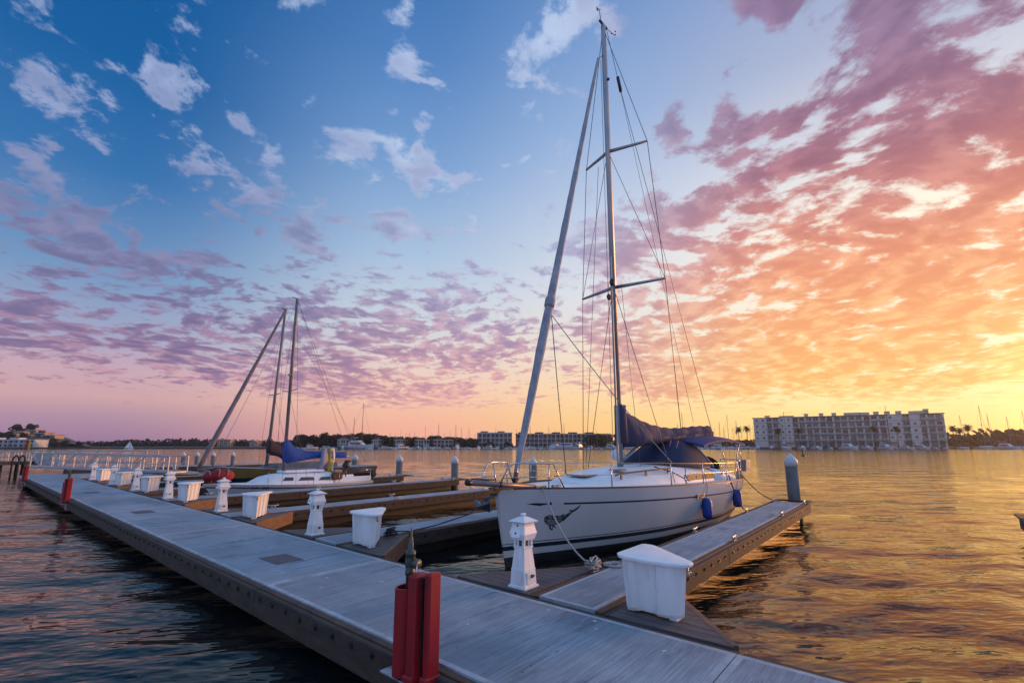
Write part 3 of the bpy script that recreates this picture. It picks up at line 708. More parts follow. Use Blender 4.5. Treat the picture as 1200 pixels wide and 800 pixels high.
for k in range(15):
    u = .06 + k * .055
    yt = interp(u, back); yb = interp(u, belly)
    stroke(em, [W(u, yt), W(u + .03, (yt + yb) / 2), W(u - .03 + .02, yb)], .007 if k % 3 else .013, .005)
for k in range(4):
    stroke(em, [W(u, interp(u, back) * (1 - (k + 1) / 5) + interp(u, belly) * (k + 1) / 5) for u in (.04, .16, .3, .45, .58, .72)], .009 if k % 2 else .005, .004)
stroke(em, [W(.22, -.16), W(.25, -.34), W(.34, -.42), W(.31, -.25)], .018, .006); stroke(em, [W(.30, -.18), W(.40, -.30), W(.46, -.34)], .014, .004)
stroke(em, [W(.5, .23), W(.58, .34), W(.6, .25)], .012, .004)
stroke(em, [W(.84, .52), W(.76, .64), W(.74, .60)], .014, .005); stroke(em, [W(.84, .5), W(.98, .66), W(1.08, .98), W(1.02, .84)], .020, .006)
stroke(em, [W(.03, .18), W(.1, .16), W(.16, .2)], .02, .01); stroke(em, [W(.6, .02), W(.7, .17), W(.78, .3)], .028, .012)
em.build('bow_emblem', M_NAVY, hull)
am = MB()
decal(am, [(.36, shY(.3) - .275), (.52, shY(.4) - .262), (.74, shY(.6) - .27), (.74, shY(.6) - .290), (.60, shY(.5) - .315)]); decal(am, [(.80, shY(.8) - .24), (.83, shY(.8) - .275), (.80, shY(.8) - .315), (.77, shY(.8) - .275)])
am.build('stripe_arrow', M_NAVY, hull)
# deck with camber
dk = MB(); st = [LY * (i / 30) ** 1.2 for i in range(31)]
rows = [[(a - .15 * math.exp(-a * 2.2), y * (hbY(a) - .012), shY(a) - .015 + .06 * (1 - y * y) * min(1, hbY(a))) for y in (-1, -.7, -.35, 0, .35, .7, 1)] for a in st]
dk.loft(rows, False, False, 0, False, True); dk.build('deck', M_DECK, yacht)
tr = MB()
for s in (-1, 1):
    pts = [(a, s * (hbY(a) - .02), shY(a) + .012) for a in [.15 + (LY - .25) * i / 40 for i in range(41)]]
    for p, q in zip(pts, pts[1:]): tr.beam(p, q, .035, .04)
tr.build('toe_rail', M_TEAK, yacht)
# coach roof, long and low
cr = MB()
cst = [(1.7, .30, .02), (2.1, .55, .10), (2.8, .82, .20), (3.6, .98, .30), (4.4, 1.08, .37), (5.2, 1.14, .43), (6.2, 1.18, .45), (7.2, 1.18, .45), (7.7, 1.16, .44)]
rings = []
for a, w, h in cst:
    z0 = shY(a) + .0
    rings.append([(a, -w - .05, z0), (a, -w * .96, z0 + h * .55), (a, -w * .84, z0 + h * .86), (a, -w * .5, z0 + h * .97 + .01), (a, 0, z0 + h + .03), (a, w * .5, z0 + h * .97 + .01), (a, w * .84, z0 + h * .86), (a, w * .96, z0 + h * .55), (a, w + .05, z0)])
cr.loft(rings, True, True, 0, False, True); roof = cr.build('coach_roof', M_DECK, yacht)
for c_, d_ in (((2.55, -.05, shY(2.55) + .215), (.52, .52, .04)), ((3.45, -.45, shY(3.4) + .335), (.34, .3, .04))):
    ha = MB(); ha.box(c_, d_, 0, bev=.013); ha.build('hatch', mat('hatch_acrylic', (.30, .31, .34), (.22, .23, .26), 3, .2), roof)
hr = MB()
for s in (-1,):
    hr.tube([(2.75, s * .80, 1.60), (2.9, s * .82, 1.63), (4.9, s * 1.05, 1.70), (5.0, s * 1.05, 1.66)], .022, 7)
    for a, y, z in ((2.95, .83, 1.6), (3.9, .94, 1.64), (4.85, 1.04, 1.67)): hr.box((a, s * y, z - .04), (.05, .03, .1), 0)
hr.build('handrail', M_TEAK, roof)
for k, (a0, a1) in enumerate(((5.55, 6.15), (6.2, 6.8), (6.85, 7.45))):
    zb = lambda a: shY(a)
    for s in (-1, 1):
        wn = MB(); pts = []
        for a, f in ((a0, .18), (a1, .18), (a1, .52), (a0 + (.25 if k == 0 else .05), .52)):
            w = 1.17; h = .44
            pts.append((a, s * (w + .058 - .05 * f * 1.9), shY(a) + h * f))
        wn.add(pts, [(0, 1, 2, 3)]); wn.build('cabin_window', M_GLASS, roof)
# cockpit coamings and wheel cover
ck = MB()
for s in (-1, 1):
    rr = []
    for a, w, h in ((7.4, 1.15, .40), (8.2, 1.2, .32), (9.0, 1.15, .26), (9.7, 1.0, .16)):
        z0 = shY(a) - .02; rr.append([(a, s * (w - .42), z0), (a, s * (w - .40), z0 + h), (a, s * (w - .08), z0 + h * .96), (a, s * (w + .08), z0)])
    ck.loft(rr, True, True, 0, True, True)
ck.build('cockpit_coaming', M_DECK, yacht)
po = MB(); po.box((7.95, -1.235, 1.475), (.12, .02, .11), 0, bev=.005); po.box((8.25, -1.24, 1.45), (.1, .02, .10), 0, bev=.005); po.build('coaming_vent', M_BLACK, yacht)
wc = MB(); wc.ball((8.75, -.45, 1.58), .46, 0, 16, 10, (.55, 1.0, .75)); wc.box((8.8, -.45, 1.32), (.5, .7, .3), 0, bev=.08); wc.build('wheel_cover', mat('wheel_cover_cloth', (.020, .014, .018), (.03, .022, .026), 5, .85, bump=.3), yacht)
# mast
MX, MZ = 4.34, 14.85
ms = MB(); el = lambda z, k=1.0: [(MX + .105 * k * math.cos(2 * math.pi * j / 14), .068 * k * math.sin(2 * math.pi * j / 14), z) for j in range(14)]
ms.loft([el(1.70), el(13.2), el(14.6, .9), el(MZ, .85)], True, True, 0, True, True); mast = ms.build('mast', M_ALU, yacht)
tk = MB(); tk.box((MX - .13, -.03, 4.6), (.035, .035, 5.6), 0, bev=.008); tk.box((MX + .115, 0, 8.4), (.03, .03, 12.0), 0); tk.build('sail_track', M_ALU, mast)
mh = MB(); mh.box((MX + .0, 0, MZ + .02), (.42, .05, .06), 0); mh.tube([(MX - .12, 0, MZ + .03), (MX - .2, 0, MZ + .42)], .010, 5); mh.tube([(MX - .3, .0, MZ + .36), (MX - .1, .0, MZ + .48)], .008, 5); mh.box((MX - .3, 0, MZ + .34), (.09, .012, .10), 0)
mh.tube([(MX + .2, 0, MZ + .02), (MX + .42, -.12, MZ - .12)], .009, 5)
for k in range(3): mh.ball((MX + .42 + .07 * math.cos(k * 2.1), -.12 + .07 * math.sin(k * 2.1), MZ - .06), .024, 0, 7, 5)
mh.ball((MX + .02, -.09, 12.95), .045, 0, 8, 6)
mh.ball((MX - .10, 0, MZ + .06), .03, 0, 6, 4); mh.tube([(MX - .10, 0, MZ), (MX, -.05, 12.95)], .006, 4); mh.build('masthead_gear', M_BLACK, mast)
rd = MB(); rd.ball((MX - .16, -.06, 6.62), .075, 0, 8, 6, (1, 1, 1.5)); rd.build('steaming_light', M_BLACK, mast)
ZL, ZU = 6.52, 10.62
TL, TU = (MX + .42, 1.30), (MX + .40, 1.02)
def spreader(z, tip, s):
    b = MB(); b.tube([(MX + .02, s * .05, z), (tip[0], s * tip[1], z + .05)], [.052, .034], 8); return b.build('spreader', M_ALU, mast)
for s in (-1, 1): spreader(ZL, TL, s); spreader(ZU, TU, s)
def wire(name, pts, r=.009, m=None): 
    b = MB(); b.tube(pts, r, 5); return b.build(name, m or M_WIRE, yacht)
for s in (-1, 1):
    ch = (MX + .50, s * 1.50, 1.34)
    wire('shroud', [(MX, s * .05, 14.55), (TU[0], s * TU[1], ZU + .05), (TL[0], s * TL[1], ZL + .05), ch], .010)
    wire('shroud', [(MX, s * .05, ZU - .15), (TL[0], s * TL[1], ZL + .05)], .008)
    wire('shroud', [(MX, s * .05, ZL - .15), (MX + .35, s * 1.28, 1.36)], .009)
    tb = MB(); tb.tube([(MX + .47, s * 1.47, 1.55), ch], .02, 6); tb.build('turnbuckle', M_STEEL, yacht)
# forestay with furled genoa
p0, p1 = Vector((.36, 0, 1.62)), Vector((3.98, 0, 13.45)); n = 40; pts = [p0.lerp(p1, i / n) for i in range(n + 1)]
g = MB(); rad = []
for i in range(n + 1):
    u = i / n; r = interp(u, [(0, .045), (.04, .066), (.15, .086), (.27, .102), (.33, .09), (.6, .074), (.9, .05), (1, .036)]) * (1 + .05 * math.sin(i * 2.3) + .03 * math.sin(i * 5.1)); rad.append(r)
g.tube(pts, rad, 12, 0); g.tube([p0.lerp(p1, .315 + i * .004) + Vector((0, 0, 0)) for i in range(6)], [.11, .122, .118, .124, .116, .10], 12, 0)
gen = g.build('furled_genoa', M_GENOA, yacht)
fu = MB(); fu.lathe([(.07, 0), (.09, .03), (.05, .06), (.05, .13), (.09, .16), (.07, .19)], (.36, 0, 1.44), 12, 0); fu.build('furler_drum', M_BLACK, yacht)
wire('forestay', [(3.98, 0, 13.4), (MX - .09, 0, 13.75)], .012)
clew = p0.lerp(p1, .30) + Vector((.1, -.03, 0))
wire('jib_sheet', sag(clew, (5.2, -1.0, 1.82), .10), .011, M_ROPE); wire('jib_sheet', sag(clew, (3.3, .95, 1.55), .18), .010, M_DROPE)
wire('halyard', [(MX - .12, .06, 13.6), (MX - .16, .10, 1.9)], .007); wire('halyard', [(MX - .1, -.3, ZL), (MX - .35, -.75, 1.75)], .006); wire('halyard', [(MX - .1, .28, 10.2), (MX - .3, .85, 1.7)], .007)
# boom, swung a little to the near side, under its cover
BE = Vector((9.09, -.56, 2.52)); BS = Vector((MX + .14, 0, 2.36))
bo = MB(); bo.tube([BS, BE + Vector((.1, -.01, 0))], .065, 10); boom = bo.build('boom', M_ALU, yacht)
sv_ = MB(); rings = []
nS = 70
for i in range(nS + 1):
    u = i / nS; c = BS.lerp(BE, u); dirv = (BE - BS).normalized(); side = Vector((-dirv.y, dirv.x, 0)).normalized()
    top = sinterp(u, [(0, .80), (.03, .79), (.10, .68), (.2, .53), (.30, .42), (.45, .33), (.6, .32), (.8, .36), (1, .36)])
    bot = sinterp(u, [(0, -.16), (.2, -.15), (.5, -.12), (.8, -.08), (1, -.05)])
    w = sinterp(u, [(0, .10), (.05, .17), (.15, .23), (.4, .21), (.7, .17), (1, .14)])
    prof = [(0, bot), (.55, bot + .02), (.95, bot + .12), (1.0, bot + .22), (.85, .45), (.55, .75), (.22, .95), (0, 1.0)]
    ring = []
    full = [(s * x, z) for s, lst in ((1, prof), (-1, prof[::-1][1:-1])) for x, z in lst]
    for j, (x, z) in enumerate(full):
        zz = z if z < .3 and (j in (0, 1, 2, 3, len(full) - 1, len(full) - 2, len(full) - 3)) else bot + (top - bot) * z
        q_ = u * 11 - zz * 5.0
        fold = .06 * mnoise.noise((q_, zz * 1.6 + u * 2, 3.0 if x > 0 else 9.0)) + .022 * mnoise.noise((q_ * 2.6, zz * 4 + u * 5, 5.0 if x > 0 else 1.0))
        k = w * x + (fold * (1 if x > 0 else -1) if abs(x) > .3 else 0)
        ring.append(tuple(c + side * k + Vector((0, 0, zz + (.012 * math.sin(u * 60) if j == 7 else 0)))))
    rings.append(ring)
sv_.loft(rings, True, True, 0, True, True); sv_.build('sail_cover', M_SAILC, boom)
cm = MB(); cm.tube([(MX + .1, 0, 3.3), (MX + .12, 0, 2.3)], [.15, .17], 12); cm.build('mast_collar', M_SAILC, boom)
wire('topping_lift', [(MX + .2, 0, 14.8), (5.0, -.08, 13.2), BE + Vector((.05, 0, .38))], .009)
blk = MB(); a_, b_ = Vector((MX + .2, 0, 14.8)), BE + Vector((.05, 0, .38)); 
q0 = Vector((5.0, -.08, 13.2)); blk.tube([q0 + Vector((-.06, 0, .2)), q0 + Vector((.06, -.02, -.25))], .05, 8); blk.build('lift_block', M_BLACK, yacht)
wire('lazy_line', [(5.06, -.1, 12.95), (7.7, -.6, 2.95)], .006)
vg = MB(); vg.tube([(MX + .1, 0, 1.85), (5.5, -.12, 2.36)], .035, 8); vg.build('boom_vang', M_ALU, yacht)
# dodger
dg = MB(); NA = 18
def arch(a_edge, a_top, z0, zt, w, pw=3.0):
    out = []
    for j in range(NA + 1):
        b = -1 + 2 * j / NA; s = math.sin(b * math.pi / 2)
        k = 1 - abs(s) ** pw
        out.append((a_edge + (a_top - a_edge) * k, s * w, z0 + (zt - z0) * k))
    return out
ar = [arch(5.9, 5.35, 1.74, 1.76, 1.02), arch(6.2, 5.85, 1.70, 2.12, 1.08), arch(6.5, 6.40, 1.68, 2.40, 1.13), arch(7.0, 6.85, 1.66, 2.46, 1.16), arch(7.5, 7.2, 1.64, 2.45, 1.17)]
dg.loft(ar, False, False, 0, False, True); dodger = dg.build('dodger', M_CANVAS, yacht)
pp = MB(); pp.tube([(x + .01, y * 1.012, z + .006) for x, y, z in ar[4]], .014, 6); pp.build('piping', mat('pale_piping', (.62, .62, .65), None, 6, .6), dodger)
lr = MB()
for y0, a0 in ((-.62, 6.1), (-.45, 6.0)): lr.tube([(a0, y0, 1.82), (a0 + .3, y0 - .05, 2.40)], .012, 5)
lr.build('red_line', mat('red_white_line', (.50, .12, .18), (.42, .30, .36), 30, .8), yacht)
# bimini
bi = MB()
br_ = []
for a, zt in ((6.95, 2.42), (7.3, 2.50), (8.0, 2.57), (8.8, 2.60), (9.7, 2.57), (10.5, 2.48)):
    br_.append([(a, s * 1.16, zt - .17 * abs(s) ** 2.4) for s in [-1 + 2 * j / 12 for j in range(13)]])
bi.loft(br_, False, False, 0, False, True)
bi.loft([[(x, y, z - .02) for x, y, z in r] for r in br_], False, False, 0, False, True)
for r in (br_[0], br_[-1]): bi.loft([r, [(x, y, z - .06) for x, y, z in r]], False, False, 0, False)
for k in (0, 12): bi.loft([[r[k], (r[k][0], r[k][1], r[k][2] - .06)] for r in br_], False, False, 0, False)
bim = bi.build('bimini', mat('blue_violet_canvas', (.040, .045, .17), (.026, .03, .11), 2.2, .8, bump=.2, bscale=4), yacht)
bf = MB()
for s in (-1, 1):
    for (x0, x1, x2) in ((9.55, 9.45, 10.1), (9.7, 9.95, 9.6)):
        bf.tube([(x0, s * 1.18, 1.34), (x1, s * 1.20, 1.9), (x2, s * 1.12, 2.36)], .015, 6)
    bf.tube([(8.6, s * 1.2, 1.5), (8.2, s * 1.15, 2.36)], .013, 6)
bf.build('bimini_frame', M_STEEL, bim)
# pulpit
pu = MB()
for s in (-1, 1):
    pu.tube([(1.05, s * .68, 1.42), (.78, s * .62, 1.90), (.35, s * .44, 1.92), (.05, s * .33, 1.925), (-.12, s * .30, 1.88), (-.30, s * .27, 1.62), (-.12, s * .2, 1.52), (.1, s * .16, 1.47)], .015, 7)
    pu.tube([(.1, s * .24, 1.43), (.08, s * .34, 1.92)], .014, 7); pu.tube([(.72, s * .55, 1.42), (.70, s * .58, 1.90)], .012, 6)
    pu.tube([(-.27, s * .28, 1.66), (.08, s * .30, 1.66), (.88, s * .64, 1.66)], .010, 6)
pu.build('pulpit', M_STEEL, yacht)
ps = MB(); ps.box((-.30, .22, 1.62), (.18, .5, .03), 0, bev=.008); ps.build('bow_seat', M_TEAK, yacht)
rl = MB(); rl.box((.02, -.34, 1.72), (.06, .05, .09), 0, bev=.01); rl.build('bow_light', mat('red_lens', (.30, .03, .015), None, 5, .2), yacht)
# bow pole
bp_ = MB(); bp_.tube([(.60, -.30, 1.46), (-.30, -.26, 1.55), (-1.02, -.22, 1.62)], .048, 10); bowpole = bp_.build('bow_pole', M_POLE, yacht)
be = MB(); be.tube([(-1.00, -.22, 1.618), (-1.10, -.215, 1.628)], [.054, .05], 10); be.tube([(-.36, -.263, 1.557), (-.30, -.26, 1.55)], .054, 10); be.build('pole_end', M_BLACK, bowpole)
ro = MB(); ro.box((.0, .0, 1.455), (.55, .20, .05), 0, bev=.01); ro.box((-.22, .0, 1.42), (.18, .14, .12), 0, bev=.02); ro.build('bow_roller', mat('brass_roller', (.30, .17, .08), (.2, .11, .06), 7, .4, metal=.6), yacht)
an = MB(); an.beam((.25, .02, 1.47), (-.42, .02, 1.28), .035, .06); an.beam((-.40, .02, 1.30), (-.30, .02, 1.06), .035, .07)
an.add([(-.30, .02, 1.04), (-.52, -.20, 1.24), (-.62, .02, 1.16), (-.52, .24, 1.24), (-.50, -.18, 1.29), (-.58, .02, 1.21), (-.50, .22, 1.29), (-.29, .02, 1.08)], [(0, 2, 1), (0, 3, 2), (7, 4, 5), (7, 5, 6), (0, 1, 4, 7), (1, 2, 5, 4), (2, 3, 6, 5), (3, 0, 7, 6)])
an.build('anchor', mat('painted_anchor', (.10, .14, .19), (.06, .08, .11), 6, .5, metal=.3), yacht)
ch_ = MB(); ch_.box((.62, -.42, 1.47), (.30, .10, .05), 0, bev=.015); ch_.box((.95, -.55, 1.47), (.24, .10, .07), 0, bev=.02); ch_.build('bow_fairlead', M_STEEL, yacht)
# stanchions and lifelines
stx = [2.1, 4.0, 5.55, 7.2, 8.2]
for s in (-1, 1):
    for a in stx:
        b = MB(); b.tube([(a, s * (hbY(a) - .06), shY(a)), (a, s * (hbY(a) - .06), shY(a) + .52)], .013, 6); b.build('stanchion', M_STEEL, yacht)
    for h in (.51, .27):
        pts = [(.80, s * .62, 1.42 + h - .02)] + [(a, s * (hbY(a) - .06), shY(a) + h) for a in stx] + [(8.9, s * (hbY(8.9) - .08), shY(8.9) + h)]
        b = MB(); b.tube(pts, .0055, 5); b.build('lifeline', M_STEEL, yacht)
pf = MB()
for s in (-1, 1):
    pts = [(8.55, s * (hbY(8.55) - .07), shY(8.55) + .52), (9.3, s * (hbY(9.3) - .08), 1.80), (9.75, s * (hbY(9.75) - .1), 1.80), (9.85, s * .55, 1.80)]
    pf.tube(pts, .015, 7); pf.tube([(x, y, z - .26) for x, y, z in pts], .011, 6)
    for p in (pts[0], pts[1], pts[2], pts[3]): pf.tube([p, (p[0], p[1], 1.24)], .014, 6)
    pf.tube([(8.40, s * (hbY(8.4) - .07), shY(8.4)), (8.40, s * (hbY(8.4) - .07), shY(8.4) + .52), (8.55, s * (hbY(8.55) - .07), shY(8.55) + .52)], .014, 6)
pf.build('pushpit', M_STEEL, yacht)
bb = MB(); bb.loft([[(9.75, -1.36, 1.44), (9.75, -1.16, 1.44), (10.13, -1.16, 1.44), (10.13, -1.36, 1.44)], [(9.70, -1.40, 1.80), (9.70, -1.14, 1.80), (10.18, -1.14, 1.80), (10.18, -1.40, 1.80)]], True, True, 0)
bb.build('stern_box', mat('grey_stern_box', (.30, .32, .34), (.2, .215, .23), 4, .5), yacht)
ph = MB(); ph.box((5.35, -(yY(5.35, 1.04) + .012), 1.03), (.44, .03, .105), 0, bev=.012); ph.build('hull_port', M_GALV, yacht)
pg = MB(); pg.box((5.33, -(yY(5.35, 1.04) + .030), 1.03), (.30, .01, .07), 0, bev=.004); pg.build('port_glass', M_GLASS, yacht)
bg = MB(); bg.ball((MX - .55, -.18, 6.08), .09, 0, 8, 6, (1, .5, 1)); bg.tube([(MX - .55, -.18, 6.5), (MX - .55, -.18, 5.7)], .006, 4); bg.build('burgee', mat('dark_burgee', (.10, .02, .03), None, 6, .8), yacht)
ca = MB(); ca.ball((MX + .5, .35, 2.0), .2, 0, 12, 8, (1, 1, .8)); ca.build('mast_vent', M_FIBRE, yacht)
# deck lines
dl = MB()
for k in range(4): dl.tube([(MX + .1, -.1 - .05 * k, 1.80), (MX + .6, -.35 - .07 * k, 1.82), (5.6, -.55 - .06 * k, 1.83)], .010, 5)
dl.tube([(4.4, -.9, 1.74), (4.9, -1.12, 1.60), (5.3, -1.28, 1.42), (5.5, -1.3, 1.36)], .014, 5)
dl.build('deck_line', M_DROPE, yacht)

def ylocal(a, b, z):
    c, s = math.cos(R(-2.9)), math.sin(R(-2.9)); return (6.85 + a * c - b * s, 6.05 + a * s + b * c, z)
# fenders hang from the yacht
M_FEND = mat('blue_fender', (.010, .055, .36), (.008, .04, .25), 3, .5, bump=.1)
def fender(a, label, zt, dz=0):
    x, y, z = ylocal(a, -(yY(a, .7) + .135), 0)
    t = thing('fender', label, 'fender', (x, y, .42 + dz), 0, 'blue fenders along the yacht')
    b = MB(); b.lathe([(.05, .05), (.10, .07), (.122, .13), (.122, .44), (.10, .51), (.05, .54)], (0, 0, 0), 14, 0); b.build('fender_body', M_FEND, t)
    l = MB(); xx, yy, zz = ylocal(a, -(hbY(a) - .05), zt); l.tube([(0, 0, .55), (xx - x, yy - y - .06, zz - .42 - dz - .3), (xx - x, yy - y, zz - .42 - dz)], .009, 5); l.build('fender_line', M_ROPE, t)
fender(5.6, 'blue fender hanging amidships below the oval hull port', 1.55)
fender(7.95, 'blue fender hanging near the yacht stern', 1.5, .06)
# mooring lines and the coil
def rope(label, pts, r=.012, m=None, name='mooring_line'):
    b = MB(); b.tube(pts, r, 6); return tag(b.build(name, m or M_ROPE), label, 'rope', 'mooring ropes of the boats')
rope('pale rope sagging from the yacht bow to a cleat by the lighthouse pedestal', sag(ylocal(.60, -.50, 1.44), (6.10, 3.68, .57), .22, 18), .013)
rope('dark rope running from the yacht side down to the dock beside the second fender', sag(ylocal(7.35, -1.63, 1.45), (14.0, 3.70, .56), .12), .016, M_DROPE)
rope('dark rope hanging from the yacht stern to the tip of the finger dock', sag(ylocal(9.9, -1.15, 1.35), (17.1, 3.66, .56), .12), .014, M_DROPE)
def coil(x, y, z, label, big=1):
    b = MB(); pts = [(x + (.05 + .0135 * k / 4) * big * math.cos(k * .5), y + (.05 + .0135 * k / 4) * big * math.sin(k * .5), z) for k in range(40)]; b.tube(pts, .013, 6)
    return tag(b.build('rope_coil', M_ROPE), label, 'rope coil')
coil(6.58, 3.60, DZ + .014, 'flat pale rope coil on the nearest finger dock')
kb = MB(); rnd = random.Random(4)
for k in range(4):
    kb.tube([(6.10 + .16 * math.sin(i * 1.1 + k * 2) + rnd.uniform(-.03, .03), 3.66 + .06 * math.cos(i * 1.5 + k), .55 + .03 * k + rnd.uniform(-.015, .03)) for i in range(12)], .013, 6)
tag(kb.build('rope_tangle', M_ROPE), 'rope figure-eighted round the cleat beside the nearest pedestal', 'rope')
rope('dark rope lying along the second finger dock towards the yacht', [(5.75, 7.98, .60), (6.3, 8.1, .515), (7.2, 8.3, .512), (8.2, 8.7, .512), (8.9, 8.95, .515), (8.8, 8.4, .9), (7.4, 6.6, 1.4)], .012, M_DROPE)
kb = MB()
for k in range(4):
    kb.tube([(5.75 + .13 * math.sin(i * 1.3 + k * 2), 7.99 + .06 * math.cos(i * 1.5 + k), .53 + .035 * k + rnd.uniform(-.01, .03)) for i in range(12)], .014, 6)
tag(kb.build('rope_tangle', M_DROPE), 'dark rope piled on the cleat right of the second white dock box', 'rope')

# ------------------------------------------------------------------ small white sailboat
M_WHULL = mat('white_hull', (.78, .78, .79), (.70, .70, .72), 1.6, .35, coat=.2)
M_BLUEC = mat('royal_blue_cover', (.006, .085, .40), (.004, .05, .25), 2, .75, bump=.35, stretch=(1, 1, .6), bscale=5)
L2 = 7.1
h2 = [(0, .04), (.2, .16), (.6, .38), (1.3, .68), (2.4, 1.0), (3.8, 1.2), (5.2, 1.18), (6.3, 1.02), (7.1, .80)]
s2 = [(0, .78), (2, .68), (4, .60), (6, .57), (7.1, .57)]
hb2 = lambda a: sinterp(a, h2); sh2 = lambda a: sinterp(a, s2)
k2 = lambda a: interp(a, [(0, .05), (1, -.15), (4, -.35), (7.1, .02)]); q2 = lambda a: interp(a, [(0, .9), (2, .55), (4, .35), (7.1, .35)])
def b2(j, a, m):
    if j == 0: return 2
    if j == 2: return 1
    return 0
def hull2_mesh():
    mb = MB(); nst = 36; rows = []
    for i in range(nst + 1):
        a = L2 * (i / nst) ** 1.3; zs = sh2(a); z0 = k2(a)
        lev = [z0, max(.02, z0 + .004), max(.10, z0 + .01)] ; lev += [lev[-1] + (zs - .17 - lev[-1]) * k / 4 for k in (1, 2, 3, 4)] + [zs - .11, zs - .05, zs]
        r = []
        for z in lev:
            tt = max(0, min(1, (z - z0) / (zs - z0))); k = 1 - min(1, a / 2.6); k = k * k * (3 - 2 * k); e = max(0, (a - 6.2) / .9)
            r.append((a + .62 * (1 - z / .78) * k - .12 * e * (1 - z / zs) * (-1), hb2(a) * tt ** q2(a), z))
        rows.append(r)
    m = len(rows[0])
    for sg in (-1, 1):
        o = len(mb.v); mb.v += [(x, sg * y, z) for r in rows for x, y, z in r]
        for i in range(nst):
            for j in range(m - 1):
                q = (i * m + j, (i + 1) * m + j, (i + 1) * m + j + 1, i * m + j + 1)
                mb.f.append(tuple(v + o for v in q)); mb.mi.append(2 if j == 0 else (1 if j in (6,) else 0)); mb.sm.append(True)
    r = rows[-1]; ring = [(x, -y, z) for x, y, z in r] + [(x, y, z) for x, y, z in r[::-1]]; mb.add(ring, [tuple(range(len(ring)))], 0)
    return mb
sb = thing('sailboat', 'small white sailboat with royal blue sail cover and dark cabin windows', 'sailboat', (6.42, 21.2, 0), R(-.5))
hull2_mesh().build('hull', [M_WHULL, mat('mauve_stripe', (.16, .13, .17), None, 5, .5), M_ANTI], sb)
d2 = MB(); d2.loft([[(a, y * (hb2(a) - .01), sh2(a) - .01 + .05 * (1 - y * y) * min(1, hb2(a))) for y in (-1, -.5, 0, .5, 1)] for a in [L2 * (i / 20) ** 1.2 for i in range(21)]], False, False, 0, False, True); d2.build('deck', M_DECK, sb)
c2 = MB(); c2.loft([[(a, -w - .04, sh2(a)), (a, -w, sh2(a) + h * .75), (a, -w * .8, sh2(a) + h), (a, 0, sh2(a) + h + .05), (a, w * .8, sh2(a) + h), (a, w, sh2(a) + h * .75), (a, w + .04, sh2(a))] for a, w, h in ((1.75, .42, .04), (2.2, .58, .26), (2.7, .68, .37), (3.6, .76, .42), (4.9, .78, .44), (5.05, .76, .43))], True, True, 0, False, True)
cab2 = c2.build('cabin', M_DECK, sb)
po2 = MB(); po2.box((3.85, 0, sh2(3.8) + .52), (1.8, .9, .10), 0, bev=.04); po2.build('sliding_hatch', M_FIBRE, cab2)
for a0, a1 in ((2.75, 3.2), (3.4, 4.1), (4.3, 4.85)):
    for s in (-1, 1):
        f_ = lambda a: interp(a, [(2.7, .68), (3.6, .76), (4.9, .78)])
        w2 = MB(); w2.add([(a0, s * (f_(a0) + .034), sh2(a0) + .14), (a1, s * (f_(a1) + .034), sh2(a1) + .15), (a1, s * (f_(a1) + .018), sh2(a1) + .29), (a0 + .12, s * (f_(a0) + .018), sh2(a0) + .28)], [(0, 1, 2, 3)])
        w2.build('cabin_window', mat('grey_window', (.07, .07, .09), (.04, .04, .055), 3, .15), cab2)
ck2 = MB()
for s in (-1, 1): ck2.box((6.0, s * .78, .70), (1.9, .12, .24), 0, bev=.04)
ck2.box((6.0, 0, .60), (1.8, 1.4, .06), 0)
ck2.build('cockpit', M_FIBRE, sb)
m2 = MB(); e2 = lambda z, k=1: [(3.08 + .075 * k * math.cos(2 * math.pi * j / 12), .05 * k * math.sin(2 * math.pi * j / 12), z) for j in range(12)]
m2.loft([e2(1.0), e2(8.0), e2(8.95, .8)], True, True, 0, True, True); mast2 = m2.build('mast', mat('dull_mast', (.22, .21, .22), (.15, .145, .16), 3, .5, metal=.4), sb)
sp2 = MB(); sp2.tube([(3.08, -.75, 4.72), (3.08, 0, 4.65), (3.08, .75, 4.72)], .025, 6); sp2.box((3.0, 0, 9.0), (.3, .06, .06), 0); sp2.ball((3.0, 0, 5.4), .06, 0, 8, 5); sp2.build('spreader', M_ALU, mast2)
def cover(parent, m, pts, name='sail_cover', seed=1, nS=24):
    """pts: (x, y, top, bottom, width) along the boom"""
    b = MB(); rings = []
    for x, y, zt, zb, w in pts:
        ring = []
        for k in range(12):
            th = 2 * math.pi * k / 12; sx = math.sin(th); cz = (1 - math.cos(th)) / 2
            f_ = .02 * math.sin(x * 17 + k * 1.9 + seed) + .012 * math.sin(x * 31 + k * 3.1)
            ring.append((x, y + sx * (w * (1 - .75 * cz ** 1.6)) + f_ * (1 if sx > 0 else -1) * (abs(sx) > .3), zb + (zt - zb) * cz))
        rings.append(ring)
    b.loft(rings, True, True, 0, True, True); return b.build(name, m, parent)
xs = [3.0 + (6.0 - 3.0) * i / 24 for i in range(25)]
zt = [(3.0, 2.62), (3.12, 2.58), (3.35, 2.30), (3.7, 2.10), (4.1, 2.0), (5.0, 1.96), (6.0, 1.95)]; zb = [(3.0, 1.50), (3.5, 1.52), (4.0, 1.60), (4.5, 1.66), (6.0, 1.66)]
cover(sb, M_BLUEC, [(x, -.02, sinterp(x, zt), sinterp(x, zb), interp(x, [(3.0, .13), (3.3, .19), (6.0, .12)])) for x in xs])
bm2 = MB(); bm2.tube([(3.1, -.02, 1.68), (6.15, -.02, 1.74)], .05, 8); bm2.build('boom', M_ALU, sb)
